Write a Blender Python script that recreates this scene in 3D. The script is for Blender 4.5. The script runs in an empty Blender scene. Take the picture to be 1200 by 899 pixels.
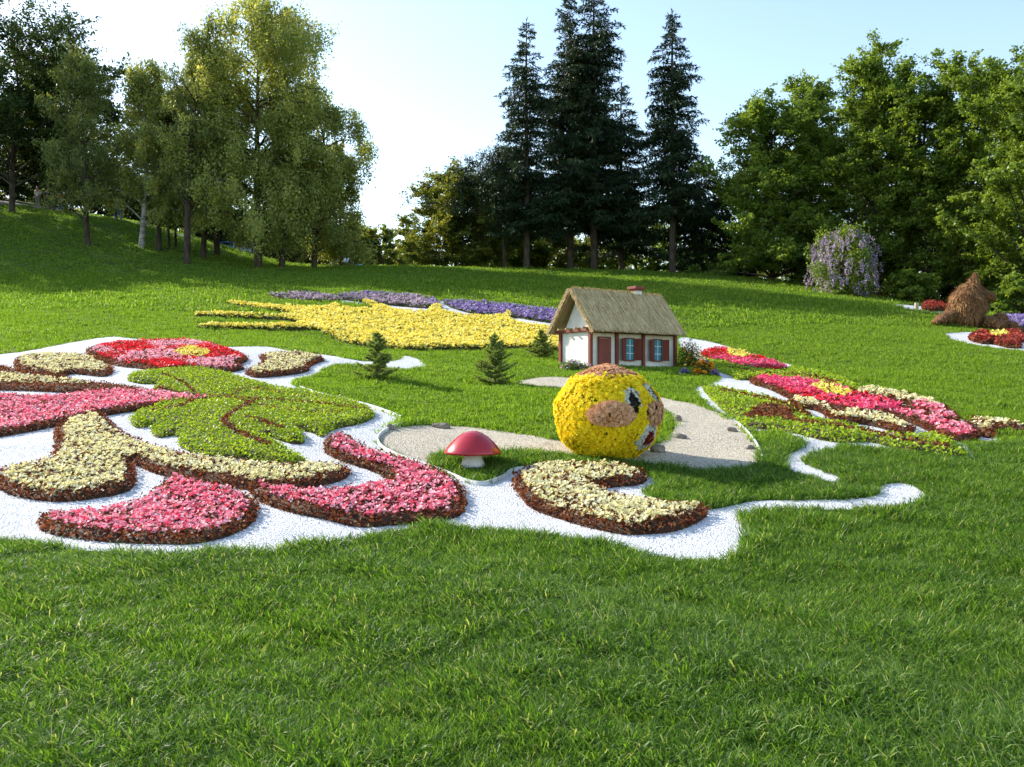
import bpy, bmesh, math, random
import numpy as np
from mathutils import Vector, Matrix, geometry
R = math.radians
SC = bpy.context.scene
COL = SC.collection
rng = np.random.default_rng(7)
random.seed(7)

# ------------------------------------------------------------------ camera, sky, sun, exposure
EYE = 1.6
cam_d = bpy.data.cameras.new('camera'); cam = bpy.data.objects.new('camera', cam_d); COL.objects.link(cam)
cam.location = (0, 0, EYE); cam.rotation_euler = (R(90), 0, 0)
cam_d.lens = 30; cam_d.sensor_width = 36; cam_d.clip_start = .05; cam_d.clip_end = 3000
SC.camera = cam
SUN_EL = 30.0; SUN_AZ = -61.0            # azimuth measured from the view axis (+Y), negative = to the left
sd = Vector((math.sin(R(SUN_AZ))*math.cos(R(SUN_EL)), math.cos(R(SUN_AZ))*math.cos(R(SUN_EL)), math.sin(R(SUN_EL))))
sl = bpy.data.lights.new('sun', 'SUN'); sl.energy = 4.2; sl.angle = R(.6); sl.color = (1, .93, .8)
so = bpy.data.objects.new('sun', sl); COL.objects.link(so); so.rotation_euler = sd.to_track_quat('Z', 'Y').to_euler()
W = bpy.data.worlds.new('World'); SC.world = W; W.use_nodes = True
wn = W.node_tree.nodes; wl = W.node_tree.links
sky = wn.new('ShaderNodeTexSky'); sky.sky_type = 'NISHITA'; sky.sun_disc = False
sky.sun_elevation = R(SUN_EL); sky.sun_rotation = R(SUN_AZ); sky.air_density = 1.15; sky.dust_density = .7; sky.ozone_density = .35
wl.new(sky.outputs[0], wn['Background'].inputs[0]); wn['Background'].inputs[1].default_value = .145
SC.view_settings.view_transform = 'Standard'; SC.view_settings.look = 'None'
SC.view_settings.exposure = 1.18; SC.view_settings.gamma = 1
SC.cycles.max_bounces = 8; SC.cycles.transparent_max_bounces = 8

# ------------------------------------------------------------------ terrain height from surveyed points
def cpt(u, v, D):
    return ((u-600)/1000*D, D, EYE-(v-450)/1000*D)
CP = []
for u in (-200, 150, 450, 750, 1050, 1400):
    CP += [cpt(u, 450+1600/3.4, 3.4)]
    CP += [cpt(u, 650, 7.3)]
for x in (-12, -4, 4, 12): CP += [(x, 0, 0.0), (x, -9, -.25)]
def colm(u, l): 
    for v, D in l: CP.append(cpt(u, v, D))
colm(-250, [(560,9.8),(500,12.5),(440,17),(370,28),(320,42),(290,48),(215,62)])
colm(0,   [(560,9.8),(513,11.8),(460,15),(430,18),(370,28),(332,42),(308,48),(243,62)])
colm(150, [(560,9.8),(460,15.2),(420,19),(360,31),(322,45),(300,50),(262,60)])
colm(300, [(560,9.8),(500,12.3),(450,16),(410,21),(348,36),(322,48),(309,56)])
colm(450, [(560,9.9),(500,12.6),(450,17.3),(412,24.5),(351,36),(322,48),(313,57)])
colm(600, [(560,10),(500,13),(450,18.3),(414,24.5),(355,36),(325,48),(316,57)])
colm(750, [(560,10),(500,13.1),(450,18.4),(432,21.2),(431,23),(415,25.8),(345,38),(326,49),(319,56)])
colm(900, [(560,10),(500,13.3),(455,18),(435,21.6),(405,26),(365,34),(340,43),(329,50)])
colm(1050,[(560,10),(500,13.5),(450,18),(420,22.5),(390,28),(362,36),(356,40)])
colm(1200,[(560,10),(500,13.6),(450,18),(420,22),(402,26),(386,31)])
colm(1450,[(560,10),(500,13.6),(450,18),(425,22),(410,26),(400,31)])
for x, y, z in ((-60,95,21),(-35,90,17),(-20,85,10.5),(0,85,9.3),(15,80,9.0),(30,70,7),(25,55,6.2),(40,45,3.6),(45,80,5),(70,40,3),
                (-60,50,14),(-60,20,7),(-40,30,7),(40,10,1),(60,-10,0),(-60,-20,1),(-30,8,1.2),(30,-20,-.5),(0,-25,-.6),(-30,-25,0),
                (-22,70,12.0),(-10,68,9.6),(60,100,5),(0,110,9),(-30,120,14)):
    CP.append((x, y, z))
CP = np.array(CP, float)
_S = 20.0
def _phi(r): return np.where(r > 1e-9, r*r*np.log(np.maximum(r, 1e-9)), 0)
_P = CP[:, :2]/_S
_n = len(CP)
_K = _phi(np.linalg.norm(_P[:, None]-_P[None], axis=2)) + np.eye(_n)*2e-4
_Q = np.hstack([np.ones((_n, 1)), _P])
_A = np.block([[_K, _Q], [_Q.T, np.zeros((3, 3))]])
_w = np.linalg.solve(_A, np.concatenate([CP[:, 2], np.zeros(3)]))
def Hraw(x, y):
    p = np.stack([x, y], -1)/_S
    out = np.empty(len(p))
    for i in range(0, len(p), 20000):
        q = p[i:i+20000]
        out[i:i+20000] = _phi(np.linalg.norm(q[:, None]-_P[None], axis=2))@_w[:_n]+_w[_n]+q@_w[_n+1:]
    return out
GX0, GX1, GY0, GY1, GS = -90., 90., -30., 130., .5
gx = np.arange(GX0, GX1+.01, GS); gy = np.arange(GY0, GY1+.01, GS)
_mx, _my = np.meshgrid(gx, gy)
_px = np.clip(_mx, -70, 72); _py = np.clip(_my, -26, 115)
HG = Hraw(_px.ravel(), _py.ravel()).reshape(_mx.shape)
def _bump(x, y):
    return (.018*np.sin(x*1.7+.6*np.sin(y*1.3))+.014*np.sin(y*2.3+x*.8+1)+.010*np.sin(x*3.9-y*2.9+2))
HG += _bump(_mx, _my)*np.clip((_my-2)/4, 0, 1)
def H(x, y):
    x = np.atleast_1d(np.asarray(x, float)); y = np.atleast_1d(np.asarray(y, float))
    fx = np.clip((x-GX0)/GS, 0, len(gx)-1.001); fy = np.clip((y-GY0)/GS, 0, len(gy)-1.001)
    ix = fx.astype(int); iy = fy.astype(int); tx = fx-ix; ty = fy-iy
    return (HG[iy, ix]*(1-tx)*(1-ty)+HG[iy, ix+1]*tx*(1-ty)+HG[iy+1, ix]*(1-tx)*ty+HG[iy+1, ix+1]*tx*ty)
def h1(x, y): return float(H(x, y)[0])
_Ds = np.concatenate([np.arange(2, 30, .05), np.arange(30, 75, .12)])
def ground(u, v):
    """first place where the sight line through photo point (u,v) meets the ground"""
    x = (u-600)/1000*_Ds
    z = EYE-(v-450)/1000*_Ds
    d = z-H(x, _Ds)
    k = np.where(d <= 0)[0]
    if len(k) == 0: D = 58.0
    elif k[0] == 0: D = _Ds[0]
    else:
        i = k[0]; D = _Ds[i-1]+(_Ds[i]-_Ds[i-1])*d[i-1]/(d[i-1]-d[i])
    return ((u-600)/1000*D, D)
def at(u, D):
    x = (u-600)/1000*D
    return Vector((x, D, h1(x, D)))
def zof(v, D): return EYE-(v-450)/1000*D

# ------------------------------------------------------------------ helpers
def mk(name, V, loops, counts, mats, parent=None, attrs=None, smooth=False, midx=None):
    me = bpy.data.meshes.new(name)
    V = np.ascontiguousarray(V, np.float32); loops = np.asarray(loops, np.int32).ravel(); counts = np.asarray(counts, np.int32)
    me.vertices.add(len(V)); me.vertices.foreach_set('co', V.ravel())
    me.loops.add(len(loops)); me.loops.foreach_set('vertex_index', loops)
    me.polygons.add(len(counts))
    st = np.concatenate([[0], np.cumsum(counts)[:-1]]).astype(np.int32)
    me.polygons.foreach_set('loop_start', st)
    try: me.polygons.foreach_set('loop_total', counts)
    except Exception: pass
    if smooth: me.polygons.foreach_set('use_smooth', np.ones(len(counts), bool))
    if midx is not None: me.polygons.foreach_set('material_index', np.asarray(midx, np.int32))
    for k, a in (attrs or {}).items():
        at_ = me.attributes.new(k, 'FLOAT', 'FACE'); at_.data.foreach_set('value', np.asarray(a, np.float32))
    for m in (mats if isinstance(mats, (list, tuple)) else [mats]): me.materials.append(m)
    me.update(calc_edges=True)
    o = bpy.data.objects.new(name, me); COL.objects.link(o)
    if parent is not None: o.parent = parent
    return o
def quads(name, V4, mat, parent=None, rnd=None, smooth=False):
    """V4: (N,4,3)"""
    n = len(V4)
    return mk(name, V4.reshape(-1, 3), np.arange(4*n), np.full(n, 4), mat, parent, {'rnd': rnd if rnd is not None else rng.random(n)}, smooth)
def tag(o, label=None, cat=None, group=None, kind=None):
    if label: o['label'] = label
    if cat: o['category'] = cat
    if group: o['group'] = group
    if kind: o['kind'] = kind
    return o
def empty(name, loc, rz=0):
    o = bpy.data.objects.new(name, None); COL.objects.link(o); o.location = loc; o.rotation_euler = (0, 0, rz); o.empty_display_size = .2
    return o
def from_bm(name, bm, mat, parent=None, smooth=False):
    me = bpy.data.meshes.new(name); bm.normal_update(); bm.to_mesh(me); bm.free()
    for m in (mat if isinstance(mat, (list, tuple)) else [mat]): me.materials.append(m)
    if smooth:
        for p in me.polygons: p.use_smooth = True
    o = bpy.data.objects.new(name, me); COL.objects.link(o)
    if parent is not None: o.parent = parent
    return o
def bx(bm, c, s, rot=None, bev=0):
    m = Matrix.Translation(c) @ ((rot or Matrix()).to_4x4()) @ Matrix.Diagonal((*s, 1))
    r = bmesh.ops.create_cube(bm, size=1, matrix=m)
    if bev:
        es = list({e for v in r['verts'] for e in v.link_edges})
        bmesh.ops.bevel(bm, geom=es, offset=bev, segments=2, affect='EDGES', profile=.7)
def tube_arrays(pts, rads, n=6):
    """swept tube -> verts, quads"""
    pts = np.asarray(pts, float); k = len(pts)
    T = np.gradient(pts, axis=0); T /= np.linalg.norm(T, axis=1)[:, None]+1e-9
    up = np.array([0, 0, 1.]) if abs(T[0, 2]) < .8 else np.array([1., 0, 0])
    A = np.cross(T, up); A /= np.linalg.norm(A, axis=1)[:, None]+1e-9; B = np.cross(T, A)
    th = np.linspace(0, 2*np.pi, n, endpoint=False)
    r = np.asarray(rads, float)[:, None, None]
    V = pts[:, None]+r*(np.cos(th)[None, :, None]*A[:, None]+np.sin(th)[None, :, None]*B[:, None])
    i = np.arange(k-1)[:, None]*n; j = np.arange(n)[None]; j2 = (j+1) % n
    Q = np.stack([i+j, i+j2, i+n+j2, i+n+j], -1).reshape(-1, 4)
    return V.reshape(-1, 3), Q
class Tubes:
    def __init__(s): s.V = []; s.Q = []; s.n = 0
    def add(s, pts, rads, n=6):
        V, Q = tube_arrays(pts, rads, n); s.V.append(V); s.Q.append(Q+s.n); s.n += len(V)
    def build(s, name, mat, parent=None):
        Q = np.concatenate(s.Q)
        return mk(name, np.concatenate(s.V), Q.ravel(), np.full(len(Q), 4), mat, parent, {'rnd': rng.random(len(Q))}, True)
def unit(a): return a/(np.linalg.norm(a, axis=-1, keepdims=True)+1e-9)
def leaves(C, nrm, L, Wd, axis=None, cup=0.0):
    """diamond leaves centred at C with normal nrm; L, Wd arrays; -> (N,4,3)"""
    n = len(C)
    if axis is None: axis = rng.normal(size=(n, 3))
    a = unit(axis-nrm*np.sum(axis*nrm, 1)[:, None]); b = np.cross(nrm, a)
    L = np.broadcast_to(np.asarray(L, float), n)[:, None]; Wd = np.broadcast_to(np.asarray(Wd, float), n)[:, None]
    p0 = C-a*L*.5; p2 = C+a*L*.5
    p1 = C+b*Wd*.5-a*L*.06+nrm*cup*Wd; p3 = C-b*Wd*.5-a*L*.06+nrm*cup*Wd
    return np.stack([p0, p1, p2, p3], 1)

# ------------------------------------------------------------------ materials
def nodes_of(m):
    m.use_nodes = True; nt = m.node_tree; return nt, nt.nodes, nt.links
def ramp(N, stops):
    r = N.new('ShaderNodeValToRGB'); e = r.color_ramp.elements
    while len(e) < len(stops): e.new(.5)
    for i, (p, c) in enumerate(stops): e[i].position = p; e[i].color = (*c, 1)
    return r
def leafmat(name, stops, trans=.4, rough=.5, gloss=.25, tint=(1.25, 1.15, .5)):
    m = bpy.data.materials.new(name); nt, N, L = nodes_of(m)
    N.remove(N['Principled BSDF']); out = N['Material Output']
    a = N.new('ShaderNodeAttribute'); a.attribute_name = 'rnd'
    r = ramp(N, stops); L.new(a.outputs['Fac'], r.inputs[0])
    p = N.new('ShaderNodeBsdfPrincipled'); p.inputs['Roughness'].default_value = rough; p.inputs['Specular IOR Level'].default_value = gloss
    L.new(r.outputs[0], p.inputs['Base Color'])
    t = N.new('ShaderNodeBsdfTranslucent')
    mx = N.new('ShaderNodeMix'); mx.data_type = 'RGBA'; mx.blend_type = 'MULTIPLY'; mx.inputs[0].default_value = 1
    L.new(r.outputs[0], mx.inputs[6]); mx.inputs[7].default_value = (*tint, 1); L.new(mx.outputs[2], t.inputs[0])
    ms = N.new('ShaderNodeMixShader'); ms.inputs[0].default_value = trans
    L.new(p.outputs[0], ms.inputs[1]); L.new(t.outputs[0], ms.inputs[2]); L.new(ms.outputs[0], out.inputs[0])
    return m
def surf(name, c1, c2, scale=8, rough=.8, bump=.3, bscale=None, spec=.3, detail=6, stops=None, coord='Object', bdist=.02, stretch=None, metallic=0):
    m = bpy.data.materials.new(name); nt, N, L = nodes_of(m); p = N['Principled BSDF']
    tc = N.new('ShaderNodeTexCoord'); src = tc.outputs[coord]
    if stretch:
        mp = N.new('ShaderNodeMapping'); mp.inputs['Scale'].default_value = stretch; L.new(src, mp.inputs[0]); src = mp.outputs[0]
    n = N.new('ShaderNodeTexNoise'); n.inputs['Scale'].default_value = scale; n.inputs['Detail'].default_value = detail; L.new(src, n.inputs[0])
    r = ramp(N, stops or [(.3, c1), (.7, c2)]); L.new(n.outputs[0], r.inputs[0]); L.new(r.outputs[0], p.inputs['Base Color'])
    p.inputs['Roughness'].default_value = rough; p.inputs['Specular IOR Level'].default_value = spec; p.inputs['Metallic'].default_value = metallic
    if bump:
        n2 = N.new('ShaderNodeTexNoise'); n2.inputs['Scale'].default_value = bscale or scale*4; n2.inputs['Detail'].default_value = 5; L.new(src, n2.inputs[0])
        b = N.new('ShaderNodeBump'); b.inputs['Strength'].default_value = bump; b.inputs['Distance'].default_value = bdist
        L.new(n2.outputs[0], b.inputs['Height']); L.new(b.outputs[0], p.inputs['Normal'])
    return m
def gravelmat(name, stops, scale):
    m = bpy.data.materials.new(name); nt, N, L = nodes_of(m); p = N['Principled BSDF']
    tc = N.new('ShaderNodeTexCoord'); v = N.new('ShaderNodeTexVoronoi'); v.inputs['Scale'].default_value = scale; L.new(tc.outputs['Object'], v.inputs[0])
    sx = N.new('ShaderNodeSeparateColor'); L.new(v.outputs['Color'], sx.inputs[0])
    r = ramp(N, stops); L.new(sx.outputs[0], r.inputs[0])
    n = N.new('ShaderNodeTexNoise'); n.inputs['Scale'].default_value = 1.3; n.inputs['Detail'].default_value = 4; L.new(tc.outputs['Object'], n.inputs[0])
    mr = N.new('ShaderNodeMapRange'); mr.inputs[1].default_value = .3; mr.inputs[2].default_value = .75; mr.inputs[3].default_value = 1; mr.inputs[4].default_value = .86; L.new(n.outputs[0], mr.inputs[0])
    mx = N.new('ShaderNodeMix'); mx.data_type = 'RGBA'; mx.blend_type = 'MULTIPLY'; mx.inputs[0].default_value = 1; L.new(r.outputs[0], mx.inputs[6]); L.new(mr.outputs[0], mx.inputs[7])
    L.new(mx.outputs[2], p.inputs['Base Color']); p.inputs['Roughness'].default_value = .9
    b = N.new('ShaderNodeBump'); b.inputs['Strength'].default_value = .7; b.inputs['Distance'].default_value = .02; b.invert = True
    L.new(v.outputs['Distance'], b.inputs['Height']); L.new(b.outputs[0], p.inputs['Normal'])
    return m
M = {}
# lawn ground: soil and low grass, with broad tone drift and worn patches
def lawnmat():
    m = bpy.data.materials.new('lawn_ground'); nt, N, L = nodes_of(m); p = N['Principled BSDF']
    tc = N.new('ShaderNodeTexCoord')
    n = N.new('ShaderNodeTexNoise'); n.inputs['Scale'].default_value = .35; n.inputs['Detail'].default_value = 8; L.new(tc.outputs['Object'], n.inputs[0])
    r = ramp(N, [(.3, (.055, .095, .015)), (.55, (.085, .13, .02)), (.75, (.13, .165, .03))]); L.new(n.outputs[0], r.inputs[0])
    n2 = N.new('ShaderNodeTexNoise'); n2.inputs['Scale'].default_value = 14; n2.inputs['Detail'].default_value = 6; L.new(tc.outputs['Object'], n2.inputs[0])
    r2 = ramp(N, [(.35, (.45, .45, .45)), (.65, (1.15, 1.15, 1.1))]); L.new(n2.outputs[0], r2.inputs[0])
    mx = N.new('ShaderNodeMix'); mx.data_type = 'RGBA'; mx.blend_type = 'MULTIPLY'; mx.inputs[0].default_value = 1; L.new(r.outputs[0], mx.inputs[6]); L.new(r2.outputs[0], mx.inputs[7])
    L.new(mx.outputs[2], p.inputs['Base Color']); p.inputs['Roughness'].default_value = .9; p.inputs['Specular IOR Level'].default_value = .1
    b = N.new('ShaderNodeBump'); b.inputs['Strength'].default_value = .8; b.inputs['Distance'].default_value = .04; L.new(n2.outputs[0], b.inputs['Height']); L.new(b.outputs[0], p.inputs['Normal'])
    return m
M['lawn'] = lawnmat()
M['grass'] = leafmat('tall_grass_blades', [(0, (.028, .078, .011)), (.4, (.085, .18, .020)), (.8, (.155, .265, .038)), (.95, (.22, .31, .08)), (1, (.34, .36, .18))], trans=.5, rough=.45, gloss=.28, tint=(1.3, 1.35, .5))
M['mown'] = leafmat('grass_blades', [(0, (.07, .14, .016)), (.4, (.15, .25, .028)), (.8, (.235, .33, .05)), (1, (.31, .36, .09))], trans=.5, rough=.5, gloss=.15, tint=(1.3, 1.4, .5))
M['white_gravel'] = gravelmat('white_gravel', [(0, (.30, .28, .25)), (.06, (.42, .44, .48)), (.35, (.55, .57, .60)), (1, (.68, .68, .69))], 55)
M['beige_gravel'] = gravelmat('beige_gravel', [(0, (.22, .18, .13)), (.4, (.42, .37, .28)), (1, (.62, .57, .47))], 60)
M['soil'] = surf('soil', (.03, .018, .01), (.08, .05, .03), 20)
# ------------------------------------------------------------------ ground sheet
def noise2(x, y, f, ph=0):
    return (np.sin(x*f+1.7*np.sin(y*f*.7+ph)+ph)+np.sin(y*f*1.3+1.4*np.sin(x*f*.8-ph)+2*ph)+np.sin((x+y)*f*.6+ph*3))/3
def warp(lo, hi, fine_lo, fine_hi, step, far_n):
    a = np.arange(fine_lo, fine_hi+.01, step)
    l = fine_lo-np.geomspace(step*2, fine_lo-lo, far_n)[::-1]; h = fine_hi+np.geomspace(step*2, hi-fine_hi, far_n)
    return np.concatenate([l, a, h])
wx = warp(-900, 900, -70, 70, .5, 14); wy = warp(-900, 900, -20, 110, .5, 14)
X, Y = np.meshgrid(wx, wy); Z = H(X.ravel(), Y.ravel())
ny, nx = X.shape
ii = (np.arange(ny-1)[:, None]*nx+np.arange(nx-1)[None]).ravel()
Q = np.stack([ii, ii+1, ii+nx+1, ii+nx], 1)
g = mk('ground', np.stack([X.ravel(), Y.ravel(), Z], 1), Q.ravel(), np.full(len(Q), 4), M['lawn'], smooth=True); tag(g, kind='structure')

# ------------------------------------------------------------------ outlines
def smooth_poly(p, closed=True, sub=5):
    p = np.array(p, float); n = len(p); out = []
    for i in range(n if closed else n-1):
        if closed: a, b, c, d = p[(i-1) % n], p[i], p[(i+1) % n], p[(i+2) % n]
        else: a, b, c, d = p[max(i-1, 0)], p[i], p[i+1], p[min(i+2, n-1)]
        t = np.linspace(0, 1, sub, endpoint=False)[:, None]
        out.append(.5*((2*b)+(-a+c)*t+(2*a-5*b+4*c-d)*t**2+(-a+3*b-3*c+d)*t**3))
    if not closed: out.append(p[-1:])
    return np.concatenate(out)
def proj(p): return np.array([ground(u, v) for u, v in p])
def outline(p, sub=4): return proj(smooth_poly(p, True, sub))
def line(p, sub=5): return proj(smooth_poly(p, False, sub))
def inside(P, poly):
    x, y = P[:, 0], P[:, 1]; c = np.zeros(len(P), bool)
    x0, y0 = poly[:, 0], poly[:, 1]; x1, y1 = np.roll(x0, -1), np.roll(y0, -1)
    bb = (x >= x0.min()) & (x <= x0.max()) & (y >= y0.min()) & (y <= y0.max())
    k = np.where(bb)[0]
    for s in range(0, len(k), 40000):
        q = k[s:s+40000]; X = x[q][:, None]; Yq = y[q][:, None]
        cond = (y0 > Yq) != (y1 > Yq)
        xi = x0+(Yq-y0)*(x1-x0)/np.where(y1 == y0, 1e-12, y1-y0)
        c[q] = (np.sum(cond & (X < xi), 1) % 2) == 1
    return c
def dist(P, poly, closed=True):
    A = poly if closed else poly[:-1]; B = np.roll(poly, -1, 0) if closed else poly[1:]
    d = np.full(len(P), 1e9)
    AB = B-A; L2 = np.sum(AB*AB, 1)+1e-12
    for s in range(0, len(P), 20000):
        q = P[s:s+20000]
        t = np.clip(np.einsum('nmk,mk->nm', q[:, None]-A[None], AB)/L2, 0, 1)
        r = q[:, None]-(A[None]+t[..., None]*AB[None]); d[s:s+20000] = np.sqrt(np.min(np.sum(r*r, 2), 1))
    return d
def sample(poly, dens):
    lo, hi = poly.min(0), poly.max(0); n = int(dens*np.prod(hi-lo))+1
    P = lo+rng.random((n, 2))*(hi-lo); return P[inside(P, poly)]
def resample(poly, step):
    out = []
    for a, b in zip(poly, np.roll(poly, -1, 0)):
        k = max(1, int(np.linalg.norm(b-a)/step)); out.append(a+(b-a)*np.linspace(0, 1, k, endpoint=False)[:, None])
    return np.concatenate(out)
def sheet(name, poly, step, lift, mat, parent=None, holes=(), mound=None):
    B = resample(poly, step); hb = [resample(h, step) for h in holes]
    if lift < .011:
        B = resample(poly, step*.35); B = B+np.stack([noise2(B[:, 0], B[:, 1], 7, 1), noise2(B[:, 1], B[:, 0], 8, 2)], 1)*.022
    lo, hi = poly.min(0), poly.max(0)
    gxx, gyy = np.meshgrid(np.arange(lo[0], hi[0], step), np.arange(lo[1], hi[1], step))
    P = np.stack([gxx.ravel(), gyy.ravel()], 1); P += rng.uniform(-.15, .15, P.shape)*step
    P = P[inside(P, poly)]; P = P[dist(P, B) > step*.4]
    for h in hb: P = P[~inside(P, h)]; P = P[dist(P, h) > step*.4]
    pts = [Vector(p) for p in B]; edges = [(i, (i+1) % len(B)) for i in range(len(B))]
    for h in hb:
        k = len(pts); pts += [Vector(p) for p in h]; edges += [(k+i, k+(i+1) % len(h)) for i in range(len(h))]
    pts += [Vector(p) for p in P]
    ov, oe, of = geometry.delaunay_2d_cdt(pts, edges, [], 0, 1e-5)[:3]
    ov = np.array([tuple(v) for v in ov]); of = np.array([f for f in of if len(f) == 3])
    cc = ov[of].mean(1); keep = inside(cc, B)
    for h in hb: keep &= ~inside(cc, h)
    of = of[keep]
    z = H(ov[:, 0], ov[:, 1])+lift
    if mound:
        d = dist(ov, B); z = z+mound[0]*np.clip(d/mound[1], 0, 1)**.5
    a = ov[of]; ar = (a[:, 1, 0]-a[:, 0, 0])*(a[:, 2, 1]-a[:, 0, 1])-(a[:, 1, 1]-a[:, 0, 1])*(a[:, 2, 0]-a[:, 0, 0])
    of[ar < 0] = of[ar < 0][:, ::-1]
    return mk(name, np.column_stack([ov, z]), of.ravel(), np.full(len(of), 3), mat, parent, smooth=True)

# white gravel areas
WG1 = outline([(-60,416),(0,416),(40,411),(75,404),(125,396),(160,398),(220,406),(250,408),(310,407),(345,413),(385,417),(425,424),(462,424),(475,418),(493,423),(499,430),(480,434),(440,431),(410,429),(388,431),(375,439),(349,448),(352,456),(375,463),(410,471),(440,479),(468,489),(474,493),(466,499),(446,508),(441,516),(447,526),(470,538),(500,548),(505,551),(530,560),(545,566),(567,569),(588,562),(602,553),(625,550),(680,549),(750,556),(772,567),(756,577),(765,584),(800,594),(840,598),(880,589),(930,588),(1000,586),(1030,581),(1032,574),(1042,568),(1062,568),(1080,576),(1083,584),(1072,593),(1040,600),(980,599),(920,600),(880,606),(872,612),(877,640),(862,654),(820,660),(780,657),(700,638),(640,630),(590,624),(540,620),(500,619),(460,624),(430,633),(400,640),(350,644),(310,650),(270,648),(230,652),(200,657),(150,651),(100,646),(50,640),(0,634),(-60,634)])
WG2 = outline([(797,396),(835,402),(870,412),(925,428),(965,440),(1010,455),(1055,461),(1105,480),(1130,493),(1175,499),(1230,506),(1225,512),(1172,506),(1170,520),(1150,518),(1125,512),(1145,538),(1138,541),(1115,520),(1060,528),(1010,528),(985,522),(982,528),(957,533),(945,540),(952,548),(985,561),(975,566),(932,555),(920,544),(921,536),(938,527),(940,519),(912,508),(880,506),(868,500),(850,488),(832,478),(820,466),(814,456),(828,452),(845,445),(835,440),(820,425),(800,410)])
WG3 = outline([(385,349),(440,350),(520,354),(600,360),(662,368),(664,396),(640,392),(600,386),(560,380),(500,372),(440,361),(400,356)])
WG4 = outline([(1107,393),(1130,390),(1165,391),(1200,394),(1260,400),(1260,420),(1200,413),(1160,408),(1125,402)])
WG5 = outline([(1049,358),(1062,358),(1090,361),(1120,366),(1118,370),(1085,367),(1060,363)])
PATH = outline([(442,514),(455,505),(480,501),(515,500),(560,503),(620,511),(660,519),(700,524),(740,529),(766,524),(782,514),(791,504),(789,490),(770,480),(730,470),(680,461),(640,455),(612,452),(608,448),(640,443),(680,445),(740,456),(785,469),(815,475),(845,487),(868,501),(884,520),(892,538),(886,549),(850,554),(800,552),(750,545),(700,538),(660,534),(600,532),(560,530),(520,533),(504,540),(512,549),(500,548),(470,537),(449,526)])
for nm, p, st, lf, lb in (('white_gravel', WG1, .28, .010, 'a'), ('white_gravel', WG2, .3, .010, 'b'), ('white_gravel', WG3, .5, .010, 'c'), ('white_gravel', WG4, .4, .010, 'd'), ('white_gravel', WG5, .4, .01, 'e')):
    tag(sheet(nm, p, st, lf, M['white_gravel']), kind='structure')
tag(sheet('gravel_path', PATH, .25, .016, M['beige_gravel']), kind='structure')

# ------------------------------------------------------------------ flower beds
BR = leafmat('bronze_leaves', [(0, (.05, .014, .008)), (.5, (.17, .052, .022)), (.85, (.27, .10, .035)), (1, (.26, .16, .06))], .3, .55, .12, (1.3, .8, .5))
GRN = leafmat('bedding_leaves', [(0, (.03, .07, .012)), (.6, (.07, .14, .02)), (1, (.14, .2, .04))], .3)
LIME = leafmat('lime_foliage', [(0, (.12, .22, .012)), (.5, (.29, .43, .02)), (1, (.45, .56, .05))], .35)
PINK = leafmat('pink_petals', [(0, (.62, .03, .06)), (.25, (.82, .10, .18)), (.55, (.88, .32, .42)), (.8, (.92, .60, .66)), (1, (.95, .84, .85))], .3, .5, .2, (1.1, .9, .95))
HOTP = leafmat('hot_pink_petals', [(0, (.7, .03, .10)), (.5, (.84, .08, .22)), (.85, (.88, .30, .42)), (1, (.93, .6, .66))], .3, .5, .2, (1.1, .9, .95))
LPNK = leafmat('light_pink_petals', [(0, (.8, .2, .3)), (.4, (.88, .42, .5)), (1, (.93, .7, .74))], .3, .5, .2, (1.1, .95, .95))
RED = leafmat('red_petals', [(0, (.5, .01, .02)), (.5, (.75, .02, .035)), (1, (.82, .06, .09))], .3, .5, .2, (1.2, .8, .8))
RUST = leafmat('rusty_red_petals', [(0, (.16, .02, .015)), (.5, (.34, .05, .035)), (1, (.50, .13, .09))], .3, .5, .2, (1.2, .8, .8))
CRM = leafmat('cream_petals', [(0, (.55, .52, .18)), (.3, (.78, .73, .40)), (1, (.88, .85, .62))], .3, .5, .2, (1.1, 1.05, .85))
YEL = leafmat('yellow_petals', [(0, (.66, .50, .05)), (.3, (.90, .77, .12)), (1, (.94, .88, .34))], .25, .5, .2, (1.1, 1.0, .6))
PURP = leafmat('purple_petals', [(0, (.12, .07, .24)), (.5, (.30, .22, .48)), (1, (.58, .50, .70))], .3, .5, .2, (1, .95, 1.1))
MAUV = leafmat('mauve_petals', [(0, (.20, .13, .18)), (.5, (.44, .34, .42)), (1, (.68, .58, .64))], .3, .5, .2, (1, .95, 1.05))
def mound_z(P, B, h, w): 
    return H(P[:, 0], P[:, 1])+h*np.clip(dist(P, B)/w, 0, 1)**.5
def leafy(name, P, z, s, mat, parent, tilt=.9, lift=.5):
    n = len(P)
    if n == 0: return None
    C = np.column_stack([P, z+rng.normal(size=n)*s*.35]); nr = unit(rng.normal(size=(n, 3))*tilt+np.array([0, 0, 1.1]))
    L = s*rng.uniform(.7, 1.35, n)
    return quads(name, leaves(C, nr, L, L*rng.uniform(.5, .8, n), cup=.12), mat, parent)
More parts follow.
